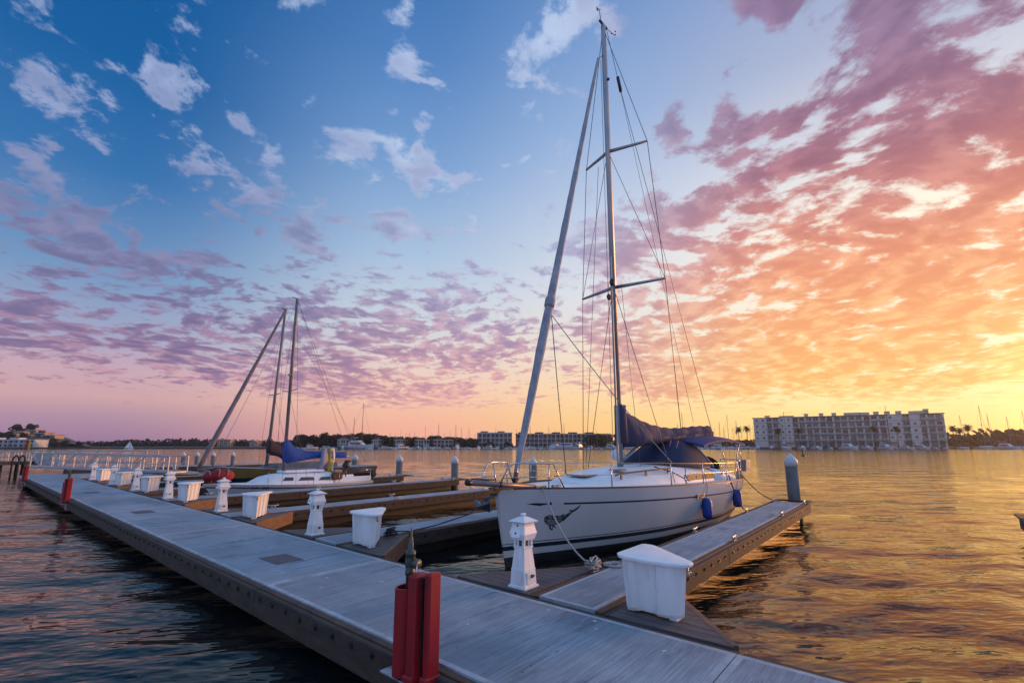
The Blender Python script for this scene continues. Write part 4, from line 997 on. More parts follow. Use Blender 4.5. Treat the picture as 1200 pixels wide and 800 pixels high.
for (p, q) in (((.05, 0, .85), (3.05, 0, 8.7)), ((3.1, 0, 8.9), (7.05, 0, .75)), ((3.08, -.75, 4.72), (3.15, -1.1, .65)), ((3.08, .75, 4.72), (3.15, 1.1, .65)), ((3.08, 0, 8.8), (3.08, -.75, 4.72)), ((3.08, 0, 8.8), (3.08, .75, 4.72)), ((3.08, 0, 4.5), (2.6, -1.0, .68)), ((3.08, 0, 4.5), (3.7, -1.1, .65)), ((3.12, 0, 8.9), (6.1, -.02, 1.78))):
    b = MB(); b.tube([p, q], .007, 4); b.build('stay', M_WIRE, sb)
st2 = MB()
for a in (2.1, 3.9, 5.1, 6.9):
    st2.tube([(a, -(hb2(a) - .05), sh2(a)), (a, -(hb2(a) - .05), sh2(a) + .5)], .012, 5)
st2.tube([(.3, -.15, .72), (.15, -.2, 1.28), (-.05, 0, 1.3), (.15, .2, 1.28), (.3, .15, .72)], .013, 6)
st2.tube([(6.2, -.95, 1.07), (6.95, -.8, 1.12), (7.0, 0, 1.12), (6.95, .8, 1.12)], .013, 6)
st2.build('guard_rail', M_STEEL, sb)
ob = MB(); ob.box((7.35, -.35, .86), (.34, .24, .28), 0, bev=.08); ob.box((7.32, -.35, .45), (.12, .10, .7), 0, bev=.03); ob.beam((7.2, -.35, .92), (6.85, -.4, 1.0), .05, .05); ob.build('outboard', M_BLACK, sb)
nm = MB(); rnd = random.Random(9)
# hull lettering: registration near the bow, a script name by the stern
def stroke2(mb, pts, w):
    for (a, z), (b, y) in zip(pts, pts[1:]):
        f_ = lambda a, z: (a, -(hb2(a) * max(.01, ((z - k2(a)) / (sh2(a) - k2(a)))) ** q2(a) + .006 + (.02 if a < 2.6 else 0)), z)
        mb.add([f_(a, z - w), f_(b, y - w), f_(b, y + w), f_(a, z + w)], [(0, 1, 2, 3)])
x = 1.55
for ch in 'CFIZZ':
    zc = sh2(x) - .135
    G = {'C': [[(.07, .03), (0, .03), (0, -.03), (.07, -.03)]], 'F': [[(0, -.03), (0, .03), (.07, .03)], [(0, 0), (.05, 0)]], 'I': [[(.03, -.03), (.03, .03)]], 'Z': [[(0, .03), (.07, .03), (0, -.03), (.07, -.03)]]}[ch]
    for s_ in G: stroke2(nm, [(x + p, zc + q) for p, q in s_], .012)
    x += .13
pts = [(5.55, .30), (5.62, .40), (5.60, .30), (5.68, .35), (5.72, .30), (5.78, .35), (5.82, .30), (5.88, .35), (5.92, .29), (5.98, .35), (6.03, .30), (6.08, .36), (6.1, .26), (5.6, .27)]
stroke2(nm, pts, .010)
nm.build('hull_lettering', M_NAVY, sb)
fl = thing('striped_flag', 'bright yellow and grey folded flag hanging in front of the blue sail cover', 'flag', (11.35, 20.85, 1.0))
for k, (m_, x0, x1) in enumerate(((mat('yellow_cloth', (.62, .42, .03), None, 5, .8), .02, .22), (mat('lilac_cloth', (.30, .30, .42), None, 5, .8), -.28, .02), (M_FIBRE, .22, .32))):
    b = MB(); rr = []
    for i in range(8):
        z = 1.12 - i * .155; w = .06 * math.sin(i * 1.1 + k); lean = -.035 * i if k == 1 else 0
        rr.append([(x0 + lean, w, z), ((x0 + x1) / 2 + lean, w + .05, z), (x1 + lean * .3, w, z), ((x0 + x1) / 2 + lean, w - .02, z)])
    b.loft(rr, True, True, 0, True, True); b.build('flag_panel', m_, fl)
fs = MB(); fs.tube([(.12, 0, -.3), (.12, 0, 1.2)], .012, 5); fs.build('flag_staff', M_ALU, fl)
bag = MB(); 
bag.ball((0, 0, .25), .42, 0, 16, 10, (1.15, .7, .62)); bag.ball((-.35, .05, .22), .3, 0, 12, 8, (1.0, .8, .7))
ro_ = thing('sail_bag', 'red sail bag lashed on the bow of the white sailboat', 'sail bag', (7.05, 21.15, .82))
bag.build('bag_body', mat('red_bag_cloth', (.34, .012, .018), (.22, .008, .012), 3, .75, bump=.5, bscale=6), ro_)
ls = MB()
for dx in (-.2, .12): ls.tube([(dx + .08 * math.sin(t), .32 * math.cos(t) , .25 + .275 * math.sin(t)) for t in [i * math.pi / 10 for i in range(11)]], .014, 5)
ls.build('lashing', M_ROPE, ro_)
# helmsman's clutter in the cockpit: winch post with cover and a stern ladder seat
wp = thing('boat_barbecue', 'dark covered barbecue on a post at the white sailboat stern', 'barbecue', (12.15, 20.6, .7))
b = MB(); b.tube([(0, 0, 0), (.02, 0, .55)], .03, 6); b.tube([(-.2, .05, 0), (-.05, 0, .4)], .02, 6); b.build('post', mat('copper_post', (.25, .12, .06), None, 6, .45, metal=.5), wp)
b = MB(); b.ball((0, 0, .62), .17, 0, 12, 8, (1, 1, 1.0)); b.box((.08, 0, .82), (.30, .18, .1), 0, bev=.03); b.build('kettle', M_BLACK, wp)
sbg = thing('cushion_stack', 'brown and tan cushions on the white sailboat cockpit edge', 'cushion', (11.55, 20.35, .72))
b = MB(); b.box((0, 0, .14), (.5, .3, .28), 0, bev=.05); b.build('cushion', mat('brown_cushion', (.16, .08, .03), (.08, .04, .02), 5, .85), sbg)
b = MB(); b.box((.05, .05, .36), (.42, .28, .16), 0, bev=.05); b.build('cushion', mat('tan_cushion', (.36, .26, .16), None, 5, .85), sbg)

# ------------------------------------------------------------------ dark-hulled boat behind it
ds = thing('dark_sailboat', 'dark-hulled sailboat with yellow bow band and dark maroon sail cover behind the white one', 'sailboat', (8.25, 26.1, 0), R(0))
rows = []
L3 = 8.6
hb3 = lambda a: sinterp(a, [(0, .05), (.4, .35), (1.2, .8), (3, 1.3), (5.5, 1.4), (8.6, 1.1)])
mb = MB()
for i in range(25):
    a = L3 * (i / 24) ** 1.2; zs = 1.22 - .06 * min(a, 3)
    z0 = -.2
    r = []
    for z in (z0, .25, .62, .66, .9, zs):
        tt = (z - z0) / (zs - z0); k = max(0, 1 - a / 2.5)
        r.append((a + .9 * (1 - z / 1.2) * k * k, hb3(a) * max(.02, tt) ** .5, z))
    rows.append(r)
for sg in (-1, 1):
    o = len(mb.v); mb.v += [(x, sg * y, z) for r in rows for x, y, z in r]
    for i in range(24):
        for j in range(5):
            mb.f.append(tuple(v + o for v in (i * 6 + j, (i + 1) * 6 + j, (i + 1) * 6 + j + 1, i * 6 + j + 1))); mb.mi.append(2 if (j >= 3 and rows[i][0][0] < 2.4) else (1 if j >= 3 else 0)); mb.sm.append(True)
r = rows[-1]; mb.add([(x, -y, z) for x, y, z in r] + [(x, y, z) for x, y, z in r[::-1]], [tuple(range(12))], 0)
mb.build('hull', [mat('black_hull', (.014, .014, .017), (.03, .03, .034), 2, .35), mat('slate_topside', (.10, .115, .14), (.075, .085, .105), 2, .6), mat('ochre_band', (.30, .20, .06), (.22, .145, .045), 3, .5)], ds)
d3 = MB(); d3.loft([[(a, y * (hb3(a) - .01), 1.22 - .06 * min(a, 3) - .01 + .05 * (1 - y * y)) for y in (-1, -.5, 0, .5, 1)] for a in [L3 * (i / 16) ** 1.2 for i in range(17)]], False, False, 0, False, True); d3.build('deck', mat('grey_deck', (.24, .25, .28), None, 3, .6), ds)
b = MB(); b.loft([[(a, -w, 1.05), (a, -w * .85, 1.05 + h), (a, w * .85, 1.05 + h), (a, w, 1.05)] for a, w, h in ((2.2, .6, .05), (2.8, .8, .25), (6, .9, .3), (6.1, .9, .28))], True, True, 0, False); b.build('cabin', mat('tarp', (.13, .15, .18), (.09, .10, .125), 2, .8, bump=.4), ds)
m3 = MB(); m3.tube([(2.55, 0, 1.1), (2.85, 0, 9.75)], [.085, .06], 10); m3.box((2.8, 0, 9.8), (.3, .08, .06), 0); mst3 = m3.build('mast', mat('weathered_spar', (.26, .24, .24), (.18, .165, .17), 3, .55, metal=.2), ds)
b = MB(); b.tube([(2.65, -.7, 5.0), (2.65, 0, 4.95), (2.65, .7, 5.0)], .025, 6); b.build('spreader', M_ALU, mst3)
b = MB(); p0, p1 = Vector((-.55, 0, 1.2)), Vector((2.8, 0, 9.6)); b.tube([p0.lerp(p1, i / 24) for i in range(25)], [interp(i / 24, [(0, .10), (.15, .13), (.3, .11), (1, .06)]) * (1 + .05 * math.sin(i * 2.7)) for i in range(25)], 9); b.build('furled_genoa', mat('taupe_furled_sail', (.22, .19, .20), (.15, .13, .14), 5, .8), ds)
b = MB(); b.tube([(.6, 0, 1.18), (-.6, 0, 1.12)], .08, 8); b.tube([(-.55, 0, 1.12), (.3, 0, .35)], .012, 4); b.build('bowsprit', mst3.data.materials[0], ds)
xs = [2.5 + 3.4 * i / 18 for i in range(19)]
cover(ds, mat('maroon_sail_cover', (.045, .022, .045), (.022, .014, .026), 3, .8, bump=.4), [(x, 0, sinterp(x, [(2.5, 2.75), (2.65, 2.66), (2.95, 2.35), (3.4, 2.15), (4.2, 2.0), (5.9, 1.9)]), sinterp(x, [(2.5, 1.78), (3.2, 1.62), (3.6, 1.2), (3.9, 1.5), (5.9, 1.6)]), .17) for x in xs], seed=3)
for (p, q) in (((2.83, 0, 9.6), (2.65, -.7, 5.0)), ((2.65, -.7, 5.0), (2.6, -1.2, 1.1)), ((2.65, 0, 4.9), (2.0, -1.1, 1.1)), ((2.65, 0, 4.9), (3.3, -1.2, 1.1)), ((2.86, 0, 9.7), (8.5, 0, 1.2)), ((2.83, 0, 9.6), (2.65, .7, 5.0)), ((2.65, .7, 5.0), (2.6, 1.2, 1.1))):
    b = MB(); b.tube([p, q], .007, 4); b.build('stay', M_WIRE, ds)
b = MB()
for a in (.8, 2.2, 3.8, 5.6): b.tube([(a, -hb3(a) + .05, 1.1), (a, -hb3(a) + .05, 1.65)], .012, 5)
b.build('stanchion', M_STEEL, ds)

# ------------------------------------------------------------------ gangways and far-left docks
def S(px, D, z=0.0):
    """point at bearing tan = (px-598)/548 and D metres out from the quay camera spot"""
    p = FW * D + RT * ((px - 598) / 548 * D * .9857); return Vector((p.x, p.y, z))
M_GREYALU = mat('grey_aluminium', (.46, .46, .48), (.36, .36, .38), 4, .5, metal=.3)
M_SUNALU = mat('sunlit_aluminium', (.62, .50, .42), (.5, .40, .34), 4, .5)  # sunset glow on the rails, put into the metal colour
def gangway(label, P, Q, z0, z1, h, n, m):
    P = Vector((P[0], P[1], z0)); Q = Vector((Q[0], Q[1], z1)); d = (Q - P); L = d.length; rz = math.atan2(d.y, d.x); sl = (z1 - z0) / L
    t = thing('gangway', label, 'gangway', P, rz)
    b = MB(); b.beam((0, 0, 0), (L, 0, sl * L), 1.3, .10); b.build('gangway_deck', M_GREYALU, t)
    for s in (-1, 1):
        b = MB(); y = s * .68
        b.beam((0, y, h), (L, y, h + sl * L), .09, .09); b.beam((0, y, .04), (L, y, .04 + sl * L), .09, .12); b.beam((0, y, h * .52), (L, y, h * .52 + sl * L), .04, .04)
        for i in range(n + 1):
            x = L * i / n; b.beam((x, y, 0 + sl * x), (x, y, h + sl * x), .06, .06)
            if i < n:
                x2 = L * (i + 1) / n; lo, hi = (x, x2) if i % 2 else (x2, x)
                b.beam((lo, y, .05 + sl * lo), (hi, y, h - .03 + sl * hi), .05, .05)
        b.build('truss_side', m, t)
    return t
gangway('grey truss gangway coming down to the floating dock at its right end', (4.2, 47.5), (9.6, 36.6), .75, .55, .98, 12, M_GREYALU)
gangway('longer sunset-lit truss gangway behind the grey one', tuple(S(-40, 47))[:2], tuple(S(180, 46))[:2], .62, .62, 1.12, 16, M_SUNALU)
ld = thing('landing_dock', 'wide grey landing float across the end of the walkway', 'landing dock', (0, 0, 0))
panel('deck_panel', 2.7, 6.2, 37.24, 40.6, ld); panel('deck_panel', 6.2, 11, 37.24, 40.6, ld)
b = MB(); b.box((6.85, 38.9, .18), (8.3, 3.3, .36)); b.build('float', M_FLOAT, ld)
fd = thing('far_dock', 'far concrete dock running behind the gangways to the white-capped piles', 'dock', (0, 0, 0))
panel('deck_panel', 6, 13, 50.6, 52.0, fd); panel('deck_panel', 13, 20.5, 50.6, 52.0, fd)
b = MB(); b.box((13.2, 51.3, .2), (14.6, 1.55, .34)); b.build('waler', M_TFACE, fd)
pan = thing('panel_screen', 'pale grey panel with a diagonal brace at the far end of the walkway', 'screen panel', tuple(S(41, 37.5, .5)), math.atan2(*(S(72, 36.4) - S(41, 37.5)).yx))
w_ = (S(72, 36.4) - S(41, 37.5)).length
b = MB(); b.box((w_ / 2, 0, .66), (w_, .04, .86)); b.build('panel_sheet', mat('pale_panel', (.50, .52, .57), (.42, .44, .49), 2, .6), pan)
b = MB(); b.beam((0, -.04, .2), (w_, -.04, 1.06), .04, .05)
for x in (0, w_): b.box((x, 0, .55), (.07, .07, 1.1))
b.beam((0, -.03, 1.1), (w_, -.03, 1.1), .05, .06); b.build('panel_frame', M_GREYALU, pan)
fp = thing('fixed_pier', 'dark fixed pier on posts at the left edge of the picture', 'pier', tuple(S(24, 35.5, 0)), math.atan2(*(S(-60, 37) - S(24, 35.5)).yx))
b = MB(); b.box((3.4, 0, .95), (6.8, 2.2, .22)); b.build('pier_deck', mat('dark_timber', (.055, .05, .05), (.035, .03, .03), 3, .8), fp)
for x in (.25, .7, 1.3, 3.6, 5.6):
    for y in (-.8, .8):
        b = MB(); b.lathe([(.09, -1.5), (.09, .85)], (x, y, 0), 8); b.build('post', mat('black_post', (.022, .02, .02), None, 4, .7), fp)
b = MB(); b.box((3.4, -1.05, 1.35), (6.8, .05, .05)); b.box((3.4, -1.05, 1.75), (6.8, .05, .05))
for i in range(6): b.box((.1 + i * 1.3, -1.05, 1.4), (.06, .06, .8))
b.build('pier_rail', M_GREYALU, fp)
lt = thing('ladder_hoop', 'black arched ladder rails beside the dark fixed pier', 'ladder', tuple(S(26, 34.6, 0)), math.atan2(*(S(40, 34.6) - S(26, 34.6)).yx))
for y in (-.22, .22):
    b = MB(); b.tube([(-.28, y, -.9), (-.28, y, 1.2), (-.22, y, 1.42), (-.05, y, 1.55), (.12, y, 1.42), (.18, y, 1.2), (.18, y, -.9)], .055, 7); b.build('hoop', mat('black_post', (.022, .02, .02), None, 4, .7), lt)
ff = thing('feather_flag', 'red and yellow feather flag above the sunset-lit gangway rail', 'flag', tuple(S(31, 52, .6)))
b = MB(); b.tube([(0, 0, 0), (.02, 0, 1.5), (.12, .03, 2.3)], .02, 5); b.build('flag_pole', M_ALU, ff)
dirx = RT
for k, (m_, a0, a1) in enumerate(((mat('red_cloth', (.45, .03, .03), None, 5, .8), -.18, .15), (mat('yellow_cloth', (.62, .42, .03), None, 5, .8), .15, .40))):
    b = MB(); rr = []
    for i in range(7):
        z = .75 + i * .25; sh_ = .10 * (i / 6); w2_ = .03 * math.sin(i * 1.4)
        f_ = 1 - .5 * (i / 6) ** 3
        rr.append([tuple(dirx * (a0 * f_ + sh_) + FW * (w2_ - .01) + Vector((0, 0, z))), tuple(dirx * (a1 * f_ + sh_) + FW * (w2_ - .01) + Vector((0, 0, z))), tuple(dirx * (a1 * f_ + sh_) + FW * (w2_ + .01) + Vector((0, 0, z))), tuple(dirx * (a0 * f_ + sh_) + FW * (w2_ + .01) + Vector((0, 0, z)))])
    b.loft(rr, True, True); b.build('flag_cloth', m_, ff)

# ------------------------------------------------------------------ far shore
M_LAND = mat('shore_ground', (.10, .085, .07), (.05, .05, .04), .05, .9)
M_QUAY = mat('quay_wall', (.10, .09, .09), (.06, .055, .055), .3, .9)
def shore():
    b = MB(); fr = []
    for i in range(61):
        px = -600 + 2400 * i / 60; D = 318 - 22 * max(0, min(1, (px - 820) / 200)) + 60 * max(0, min(1, (100 - px) / 300)) * 0
        fr.append(S(px, D))
    for h0, h1, back in ((-1, 1.15, 0),):
        b.loft([[(p.x, p.y, -1) for p in fr], [(p.x, p.y, 1.15) for p in fr]], False, False, 1, False)
        bk = [p + FW * 550 for p in fr]
        b.loft([[(p.x, p.y, 1.15) for p in fr], [(p.x + FW.x * 300, p.y + FW.y * 300, 1.3) for p in fr], [(p.x, p.y, 2.0) for p in bk]], False, False, 0, False)
    o = b.build('far_shore', [M_LAND, M_QUAY]); o['kind'] = 'structure'
    # hill on the left with a gentle shape
    h = MB(); nx, ny = 40, 10
    vs = []
    for j in range(ny + 1):
        for i in range(nx + 1):
            px = -300 + 420 * i / nx; D = 345 + 130 * j / ny
            hh = 13.5 * max(0, 1 - max(0, (px - 40) / 70) ** 1.4) * min(1, max(0, (px + 300) / 140)) * math.sin(math.pi * min(1, .08 + j / ny * .9)) ** .7
            hh *= .85 + .15 * math.sin(i * 1.1) * math.cos(j * 1.7)
            p = S(px, D); vs.append((p.x, p.y, 1.2 + hh))
    h.add(vs, [(j * (nx + 1) + i, j * (nx + 1) + i + 1, (j + 1) * (nx + 1) + i + 1, (j + 1) * (nx + 1) + i) for j in range(ny) for i in range(nx)], 0, True)
    o = h.build('hill', M_LAND); o['kind'] = 'structure'
shore()
M_LEAF = [mat('dark_foliage', (.045, .048, .024), (.02, .024, .013), .35, .9), mat('olive_foliage', (.065, .058, .026), (.03, .03, .014), .35, .9)]
M_BARK = mat('bark', (.09, .065, .045), (.05, .037, .027), 1.5, .9)
def leaf_cloud(b, c, r, n, s, rnd, sq=.75):
    for _ in range(n):
        while True:
            v = Vector((rnd.uniform(-1, 1), rnd.uniform(-1, 1), rnd.uniform(-1, 1)))
            if .25 < v.length < 1: break
        v = v.normalized() * (v.length ** .5)
        p = Vector(c) + Vector((v.x * r, v.y * r, v.z * r * sq)); q = Vector((rnd.gauss(0, 1), rnd.gauss(0, 1), rnd.gauss(0, 1))).normalized()
        u = q.orthogonal().normalized(); w = q.cross(u); k = s * rnd.uniform(.6, 1.3)
        b.add([p - u * k - w * k * .5, p + u * k - w * k * .6, p + u * k * .7 + w * k * .6, p - u * k * .8 + w * k * .5], [(0, 1, 2, 3)])
def tree(label, seed, h, r, m, loc, lobes=10, sq=.75, group='trees on the far shore'):
    rnd = random.Random(seed); t = thing('tree', label, 'tree', loc, rnd.uniform(0, 6), group)
    b = MB(); b.tube([(0, 0, -.3), (.05, .02, h * .3), (.1, 0, h * .62)], [.28, .2, .12], 7)
    crown = MB()
    for k in range(lobes):
        a = rnd.uniform(0, 6.28); d = r * rnd.uniform(.15, .72); zz = h * rnd.uniform(.26, .82); rr = r * rnd.uniform(.40, .62)
        c = (d * math.cos(a), d * math.sin(a), zz); b.tube([(.08, 0, h * .4), (c[0] * .6, c[1] * .6, zz * .85), c], [.12, .08, .04], 5)
        leaf_cloud(crown, c, rr, 110, .5, rnd, sq)
    leaf_cloud(crown, (0, 0, h * .68), r * .62, 140, .55, rnd, .8)
    b.build('trunk', M_BARK, t); crown.build('crown', m, t)
    return t
tl = ['broad dark tree far across the water, left of the tall-masted motor yacht', 'rounded dark tree on the far shore behind the large ketch masts', 'loose-crowned dark tree on the far shore above the blue sail cover', 'low dark tree on the far shore right of the ketch']
tp = [tree(tl[0], 1, 9.5, 5.2, M_LEAF[0], S(350, 326, 1.1)), tree(tl[1], 2, 10.5, 5.6, M_LEAF[0], S(421, 330, 1.1)), tree(tl[2], 3, 10.5, 4.2, M_LEAF[1], S(379, 328, 1.1), 9), tree(tl[3], 4, 7.5, 4.6, M_LEAF[1], S(462, 330, 1.1))]
gl = 'dark tree among others along the far shore behind the moored boats'
rnd = random.Random(21)
for px, k, s in ((341, 3, .7), (358, 0, .95), (366, 1, .85), (373, 3, 1.0), (388, 0, 1.0), (397, 1, .9), (404, 0, 1.0), (413, 1, .95), (430, 0, 1.05), (438, 1, .95), (446, 3, 1.15), (454, 0, .8), (470, 2, .75), (478, 3, 1.0), (486, 1, .72), (495, 0, .75), (505, 3, 1.1), (514, 1, .8), (523, 0, .82), (531, 3, 1.0), (540, 1, .68), (551, 3, .9), (558, 0, .7),
                 (694, 0, 1.0), (702, 1, .92), (708, 3, 1.2), (735, 3, 1.0), (748, 1, .7), (1104, 3, .95), (1109, 3, .8), (64, 3, .6), (76, 1, .5), (92, 3, .55)):
    dup(tp[k], S(px, 330 + rnd.uniform(0, 16), 1.1), rnd.uniform(0, 6), gl, s)
# long low woods that read as one mass
def wood(pxs, D, hts, name='far_wood', seed=1, m=None, lab=None):
    rnd = random.Random(seed); b = MB()
    px = pxs[0]
    while px < pxs[1]:
        h = interp(px, hts) * rnd.uniform(.72, 1.12); c = S(px, D + rnd.uniform(-8, 8), 1.0 + h * .45)
        leaf_cloud(b, c, max(2.5, h * .62), 70, max(.7, h * .15), rnd, .85)
        leaf_cloud(b, S(px, D, 1.0 + h * .15), max(3, h * .6), 40, max(.9, h * .18), rnd, .6)
        px += max(2.0, h * .42) * 548 / D
    o = b.build(name, m or M_LEAF[0]); o['kind'] = 'stuff'; return o
wood((-60, 345), 520, [(-60, 7), (70, 5.5), (130, 6.5), (180, 8.5), (240, 8.5), (300, 7), (345, 6)], seed=3)
wood((1098, 1330), 440, [(1098, 13), (1130, 15), (1200, 15.5), (1330, 14)], seed=4, m=M_LEAF[1])
wood((335, 600), 352, [(335, 4), (400, 6.5), (440, 7), (500, 6), (600, 4.5)], seed=8)
wood((720, 890), 430, [(720, 7), (800, 6), (890, 7)], seed=5, m=M_LEAF[1])
wood((-200, 70), 400, [(-200, 6), (-60, 9), (0, 11), (40, 10), (70, 5)], seed=6)
# palms
def palm(label, seed, h, loc, group='palms on the far shore', r=2.9):
    rnd = random.Random(seed); t = thing('palm_tree', label, 'palm', loc, rnd.uniform(0, 6), group)
    b = MB(); b.tube([(0, 0, -.5), (.1, 0, h * .4), (.25, .05, h * .75), (.3, .05, h)], [.30, .22, .19, .22], 8); b.build('trunk', M_BARK, t)
    c = MB(); C0 = Vector((.3, .05, h))
    for k in range(46):
        a = rnd.uniform(0, 6.28); e = rnd.uniform(-.9, 1.25); L = r * rnd.uniform(.8, 1.15); pts = []
        for i in range(6):
            u = i / 5; pts.append(C0 + Vector((math.cos(a) * L * u * math.cos(e * .8), math.sin(a) * L * u * math.cos(e * .8), L * (u * math.sin(e) - .55 * u * u))))
        sd = Vector((-math.sin(a), math.cos(a), 0)); vs = []
        for i, p in enumerate(pts):
            w = .34 * math.sin(math.pi * (.12 + .82 * i / 5)); vs += [p - sd * w + Vector((0, 0, -.1)), p, p + sd * w + Vector((0, 0, -.1))]
        c.add(vs, [(i * 3 + j, i * 3 + j + 1, i * 3 + j + 4, i * 3 + j + 3) for i in range(5) for j in (0, 1)])
    c.build('crown', mat('palm_foliage', (.06, .05, .02), (.03, .028, .012), .6, .85), t); return t
pm = palm('left palm of the pair standing just left of the pale hotel', 1, 12.4, S(867, 312, 1.1))
def palmat(px, D, s, l): dup(pm, S(px, D, 1.1), rnd.uniform(0, 6), l, s)
palmat(876.5, 312, 1.04, 'right palm of the pair standing just left of the pale hotel')
palmat(913, 312, .93, 'leftmost palm in front of the hotel facade'); palmat(938.5, 310, .93, 'second palm from the left in front of the hotel facade')
palmat(1026, 290, .97, 'third palm from the left in front of the hotel facade'); palmat(1053, 290, .97, 'rightmost palm in front of the hotel facade')
palmat(1119, 300, 1.02, 'leftmost palm of the trio right of the hotel, silhouetted on the glow'); palmat(1128, 300, .92, 'middle palm of the trio right of the hotel'); palmat(1138, 298, 1.07, 'tallest palm of the trio right of the hotel')
for px in (675.5, 716, 721): palmat(px, 370, .74, 'small far palm rising behind the long dark apartment block')
for px in (52, 63, 70, 228, 221): palmat(px, 500, .62, 'tiny palm on the distant left skyline')

# ---- buildings
M_WALL = mat('pale_stucco', (.66, .585, .53), (.56, .495, .45), .25, .85)
M_ROOF = mat('roof_edge_brown', (.26, .17, .14), (.19, .125, .10), .3, .85)
M_PANE = mat('window_glass', (.05, .065, .08), (.025, .03, .04), .12, .12)
M_TEAL = mat('teal_glazing', (.05, .17, .18), (.03, .09, .10), .15, .2)
def hotel():
    P, Q = S(885.5, 345), S(1111, 290); d = Q - P; L = d.length; rz = math.atan2(d.y, d.x)
    t = thing('hotel', 'long pale five-storey waterfront hotel with rows of balconies', 'hotel', (P.x, P.y, 1.15), rz)
    # local x along the front to the right; the front faces -y
    H = [0, 4.4, 8.6, 12.8, 17.0, 20.6]; dep = 22
    wall = MB(); wall.box((L / 2, dep / 2 + 1.0, H[-1] / 2), (L, dep - 2, H[-1]))
    nb = 26; bw = L / nb
    for i in range(nb + 1):
        wall.box((min(max(i * bw, .4), L - .4), .45, 10.2), (.75 if i % 2 else 1.1, 1.2, 20.4))
    solid = [(0, 2.0), (4.2, 6.0), (19.2, 20.9), (21.9, 23.2)]
    for a, b_ in solid: wall.box(((a + b_) / 2 * bw, .25, 10.3), ((b_ - a) * bw, 1.9, 20.7))
    wall.build('wall', M_WALL, t)
    sl = MB()
    for z in H[1:-1]:
        sl.box((L / 2, .2, z), (L + .4, 2.0, .38))
    sl.build('floor_slab', mat('slab_edge', (.40, .36, .36), None, .3, .85), t)
    for fl in range(1, 5):
        for i in range(nb):
            if any(a - .3 < i + .5 < b_ + .3 for a, b_ in solid) or (i + fl) % 5 == 0: continue
            ba = MB(); ba.box(((i + .5) * bw, -.75, H[fl] + .75), (bw * .82, .10, 1.05)); ba.box(((i + .5) * bw, -.35, H[fl] + .12), (bw * .84, .9, .12))
            ba.build('balcony', mat('balcony_glass', (.30, .36, .38), (.22, .27, .29), .2, .4), t)
    rf = MB(); rf.box((L / 2, dep / 2, H[-1] + .25), (L + 1.4, dep + .8, .5)); roof = rf.build('roof', M_ROOF, t)
    ch = [(.085, 3, 1.2), (.2, 9, .7), (.315, 2.4, 1.7), (.40, 2.4, 1.8), (.47, 2.4, 1.8), (.575, 6, 1.6), (.69, 2.4, 1.8), (.745, 2.4, 1.8), (.80, 2.4, 1.8), (.895, 9, 1.5), (.93, 2, 2.6), (.535, 2.2, 1.6), (.63, 5, 1.5)]
    for u, w, h in ch:
        c = MB(); c.box((u * L, 4.2, H[-1] + .5 + h / 2), (w, 4.5, h)); c.box((u * L, 4.2, H[-1] + .6 + h), (w + .5, 5.0, .22), 1); c.build('roof_turret', [M_WALL, M_ROOF], roof)
    fr = mat('window_frame', (.52, .50, .50), None, .4, .7)
    k = 0
    for fl in range(1, 5):
        for i in range(nb):
            if any(a < i + .5 < b_ for a, b_ in solid): 
                y = -.72; w = bw * .34; hgt_ = 1.7
            else: y = .96; w = bw * .62; hgt_ = 2.5
            if k >= 98: continue
            x = (i + .5) * bw; z = H[fl] + .35 + hgt_ / 2 + (.8 if y < 0 else 0)
            b = MB(); b.box((x, y, z), (w, .10, hgt_), 0); b.box((x - w * .25, y - .06, z), (w * .42, .06, hgt_ - .3), 1); b.box((x + w * .25, y - .06, z), (w * .42, .06, hgt_ - .3), 1)
            b.build('window', [fr, (M_PANE, M_PANE, M_TEAL, mat('curtained_window', (.32, .28, .24), (.2, .17, .15), .6, .3), M_PANE)[(i * 7 + fl * 3 + i * i) % 5]], t); k += 1
    b = MB()
    for i in range(6, nb):
        if any(a < i + .5 < b_ for a, b_ in solid): continue
        b.box(((i + .5) * bw, .0, 1.9), (bw * .8, .2, 3.2))
    b.build('ground_glazing', M_TEAL, t)
    b = MB()
    for i in range(3, nb, 2): b.box(((i + .5) * bw, -1.8, 3.2), (bw * 1.2, 2.4, .25))
    b.build('awning', mat('dark_awning', (.07, .05, .05), None, .3, .8), t)
    sg = MB(); sg.box((0, 0, 0), (.5, .5, .5)); 
hotel()
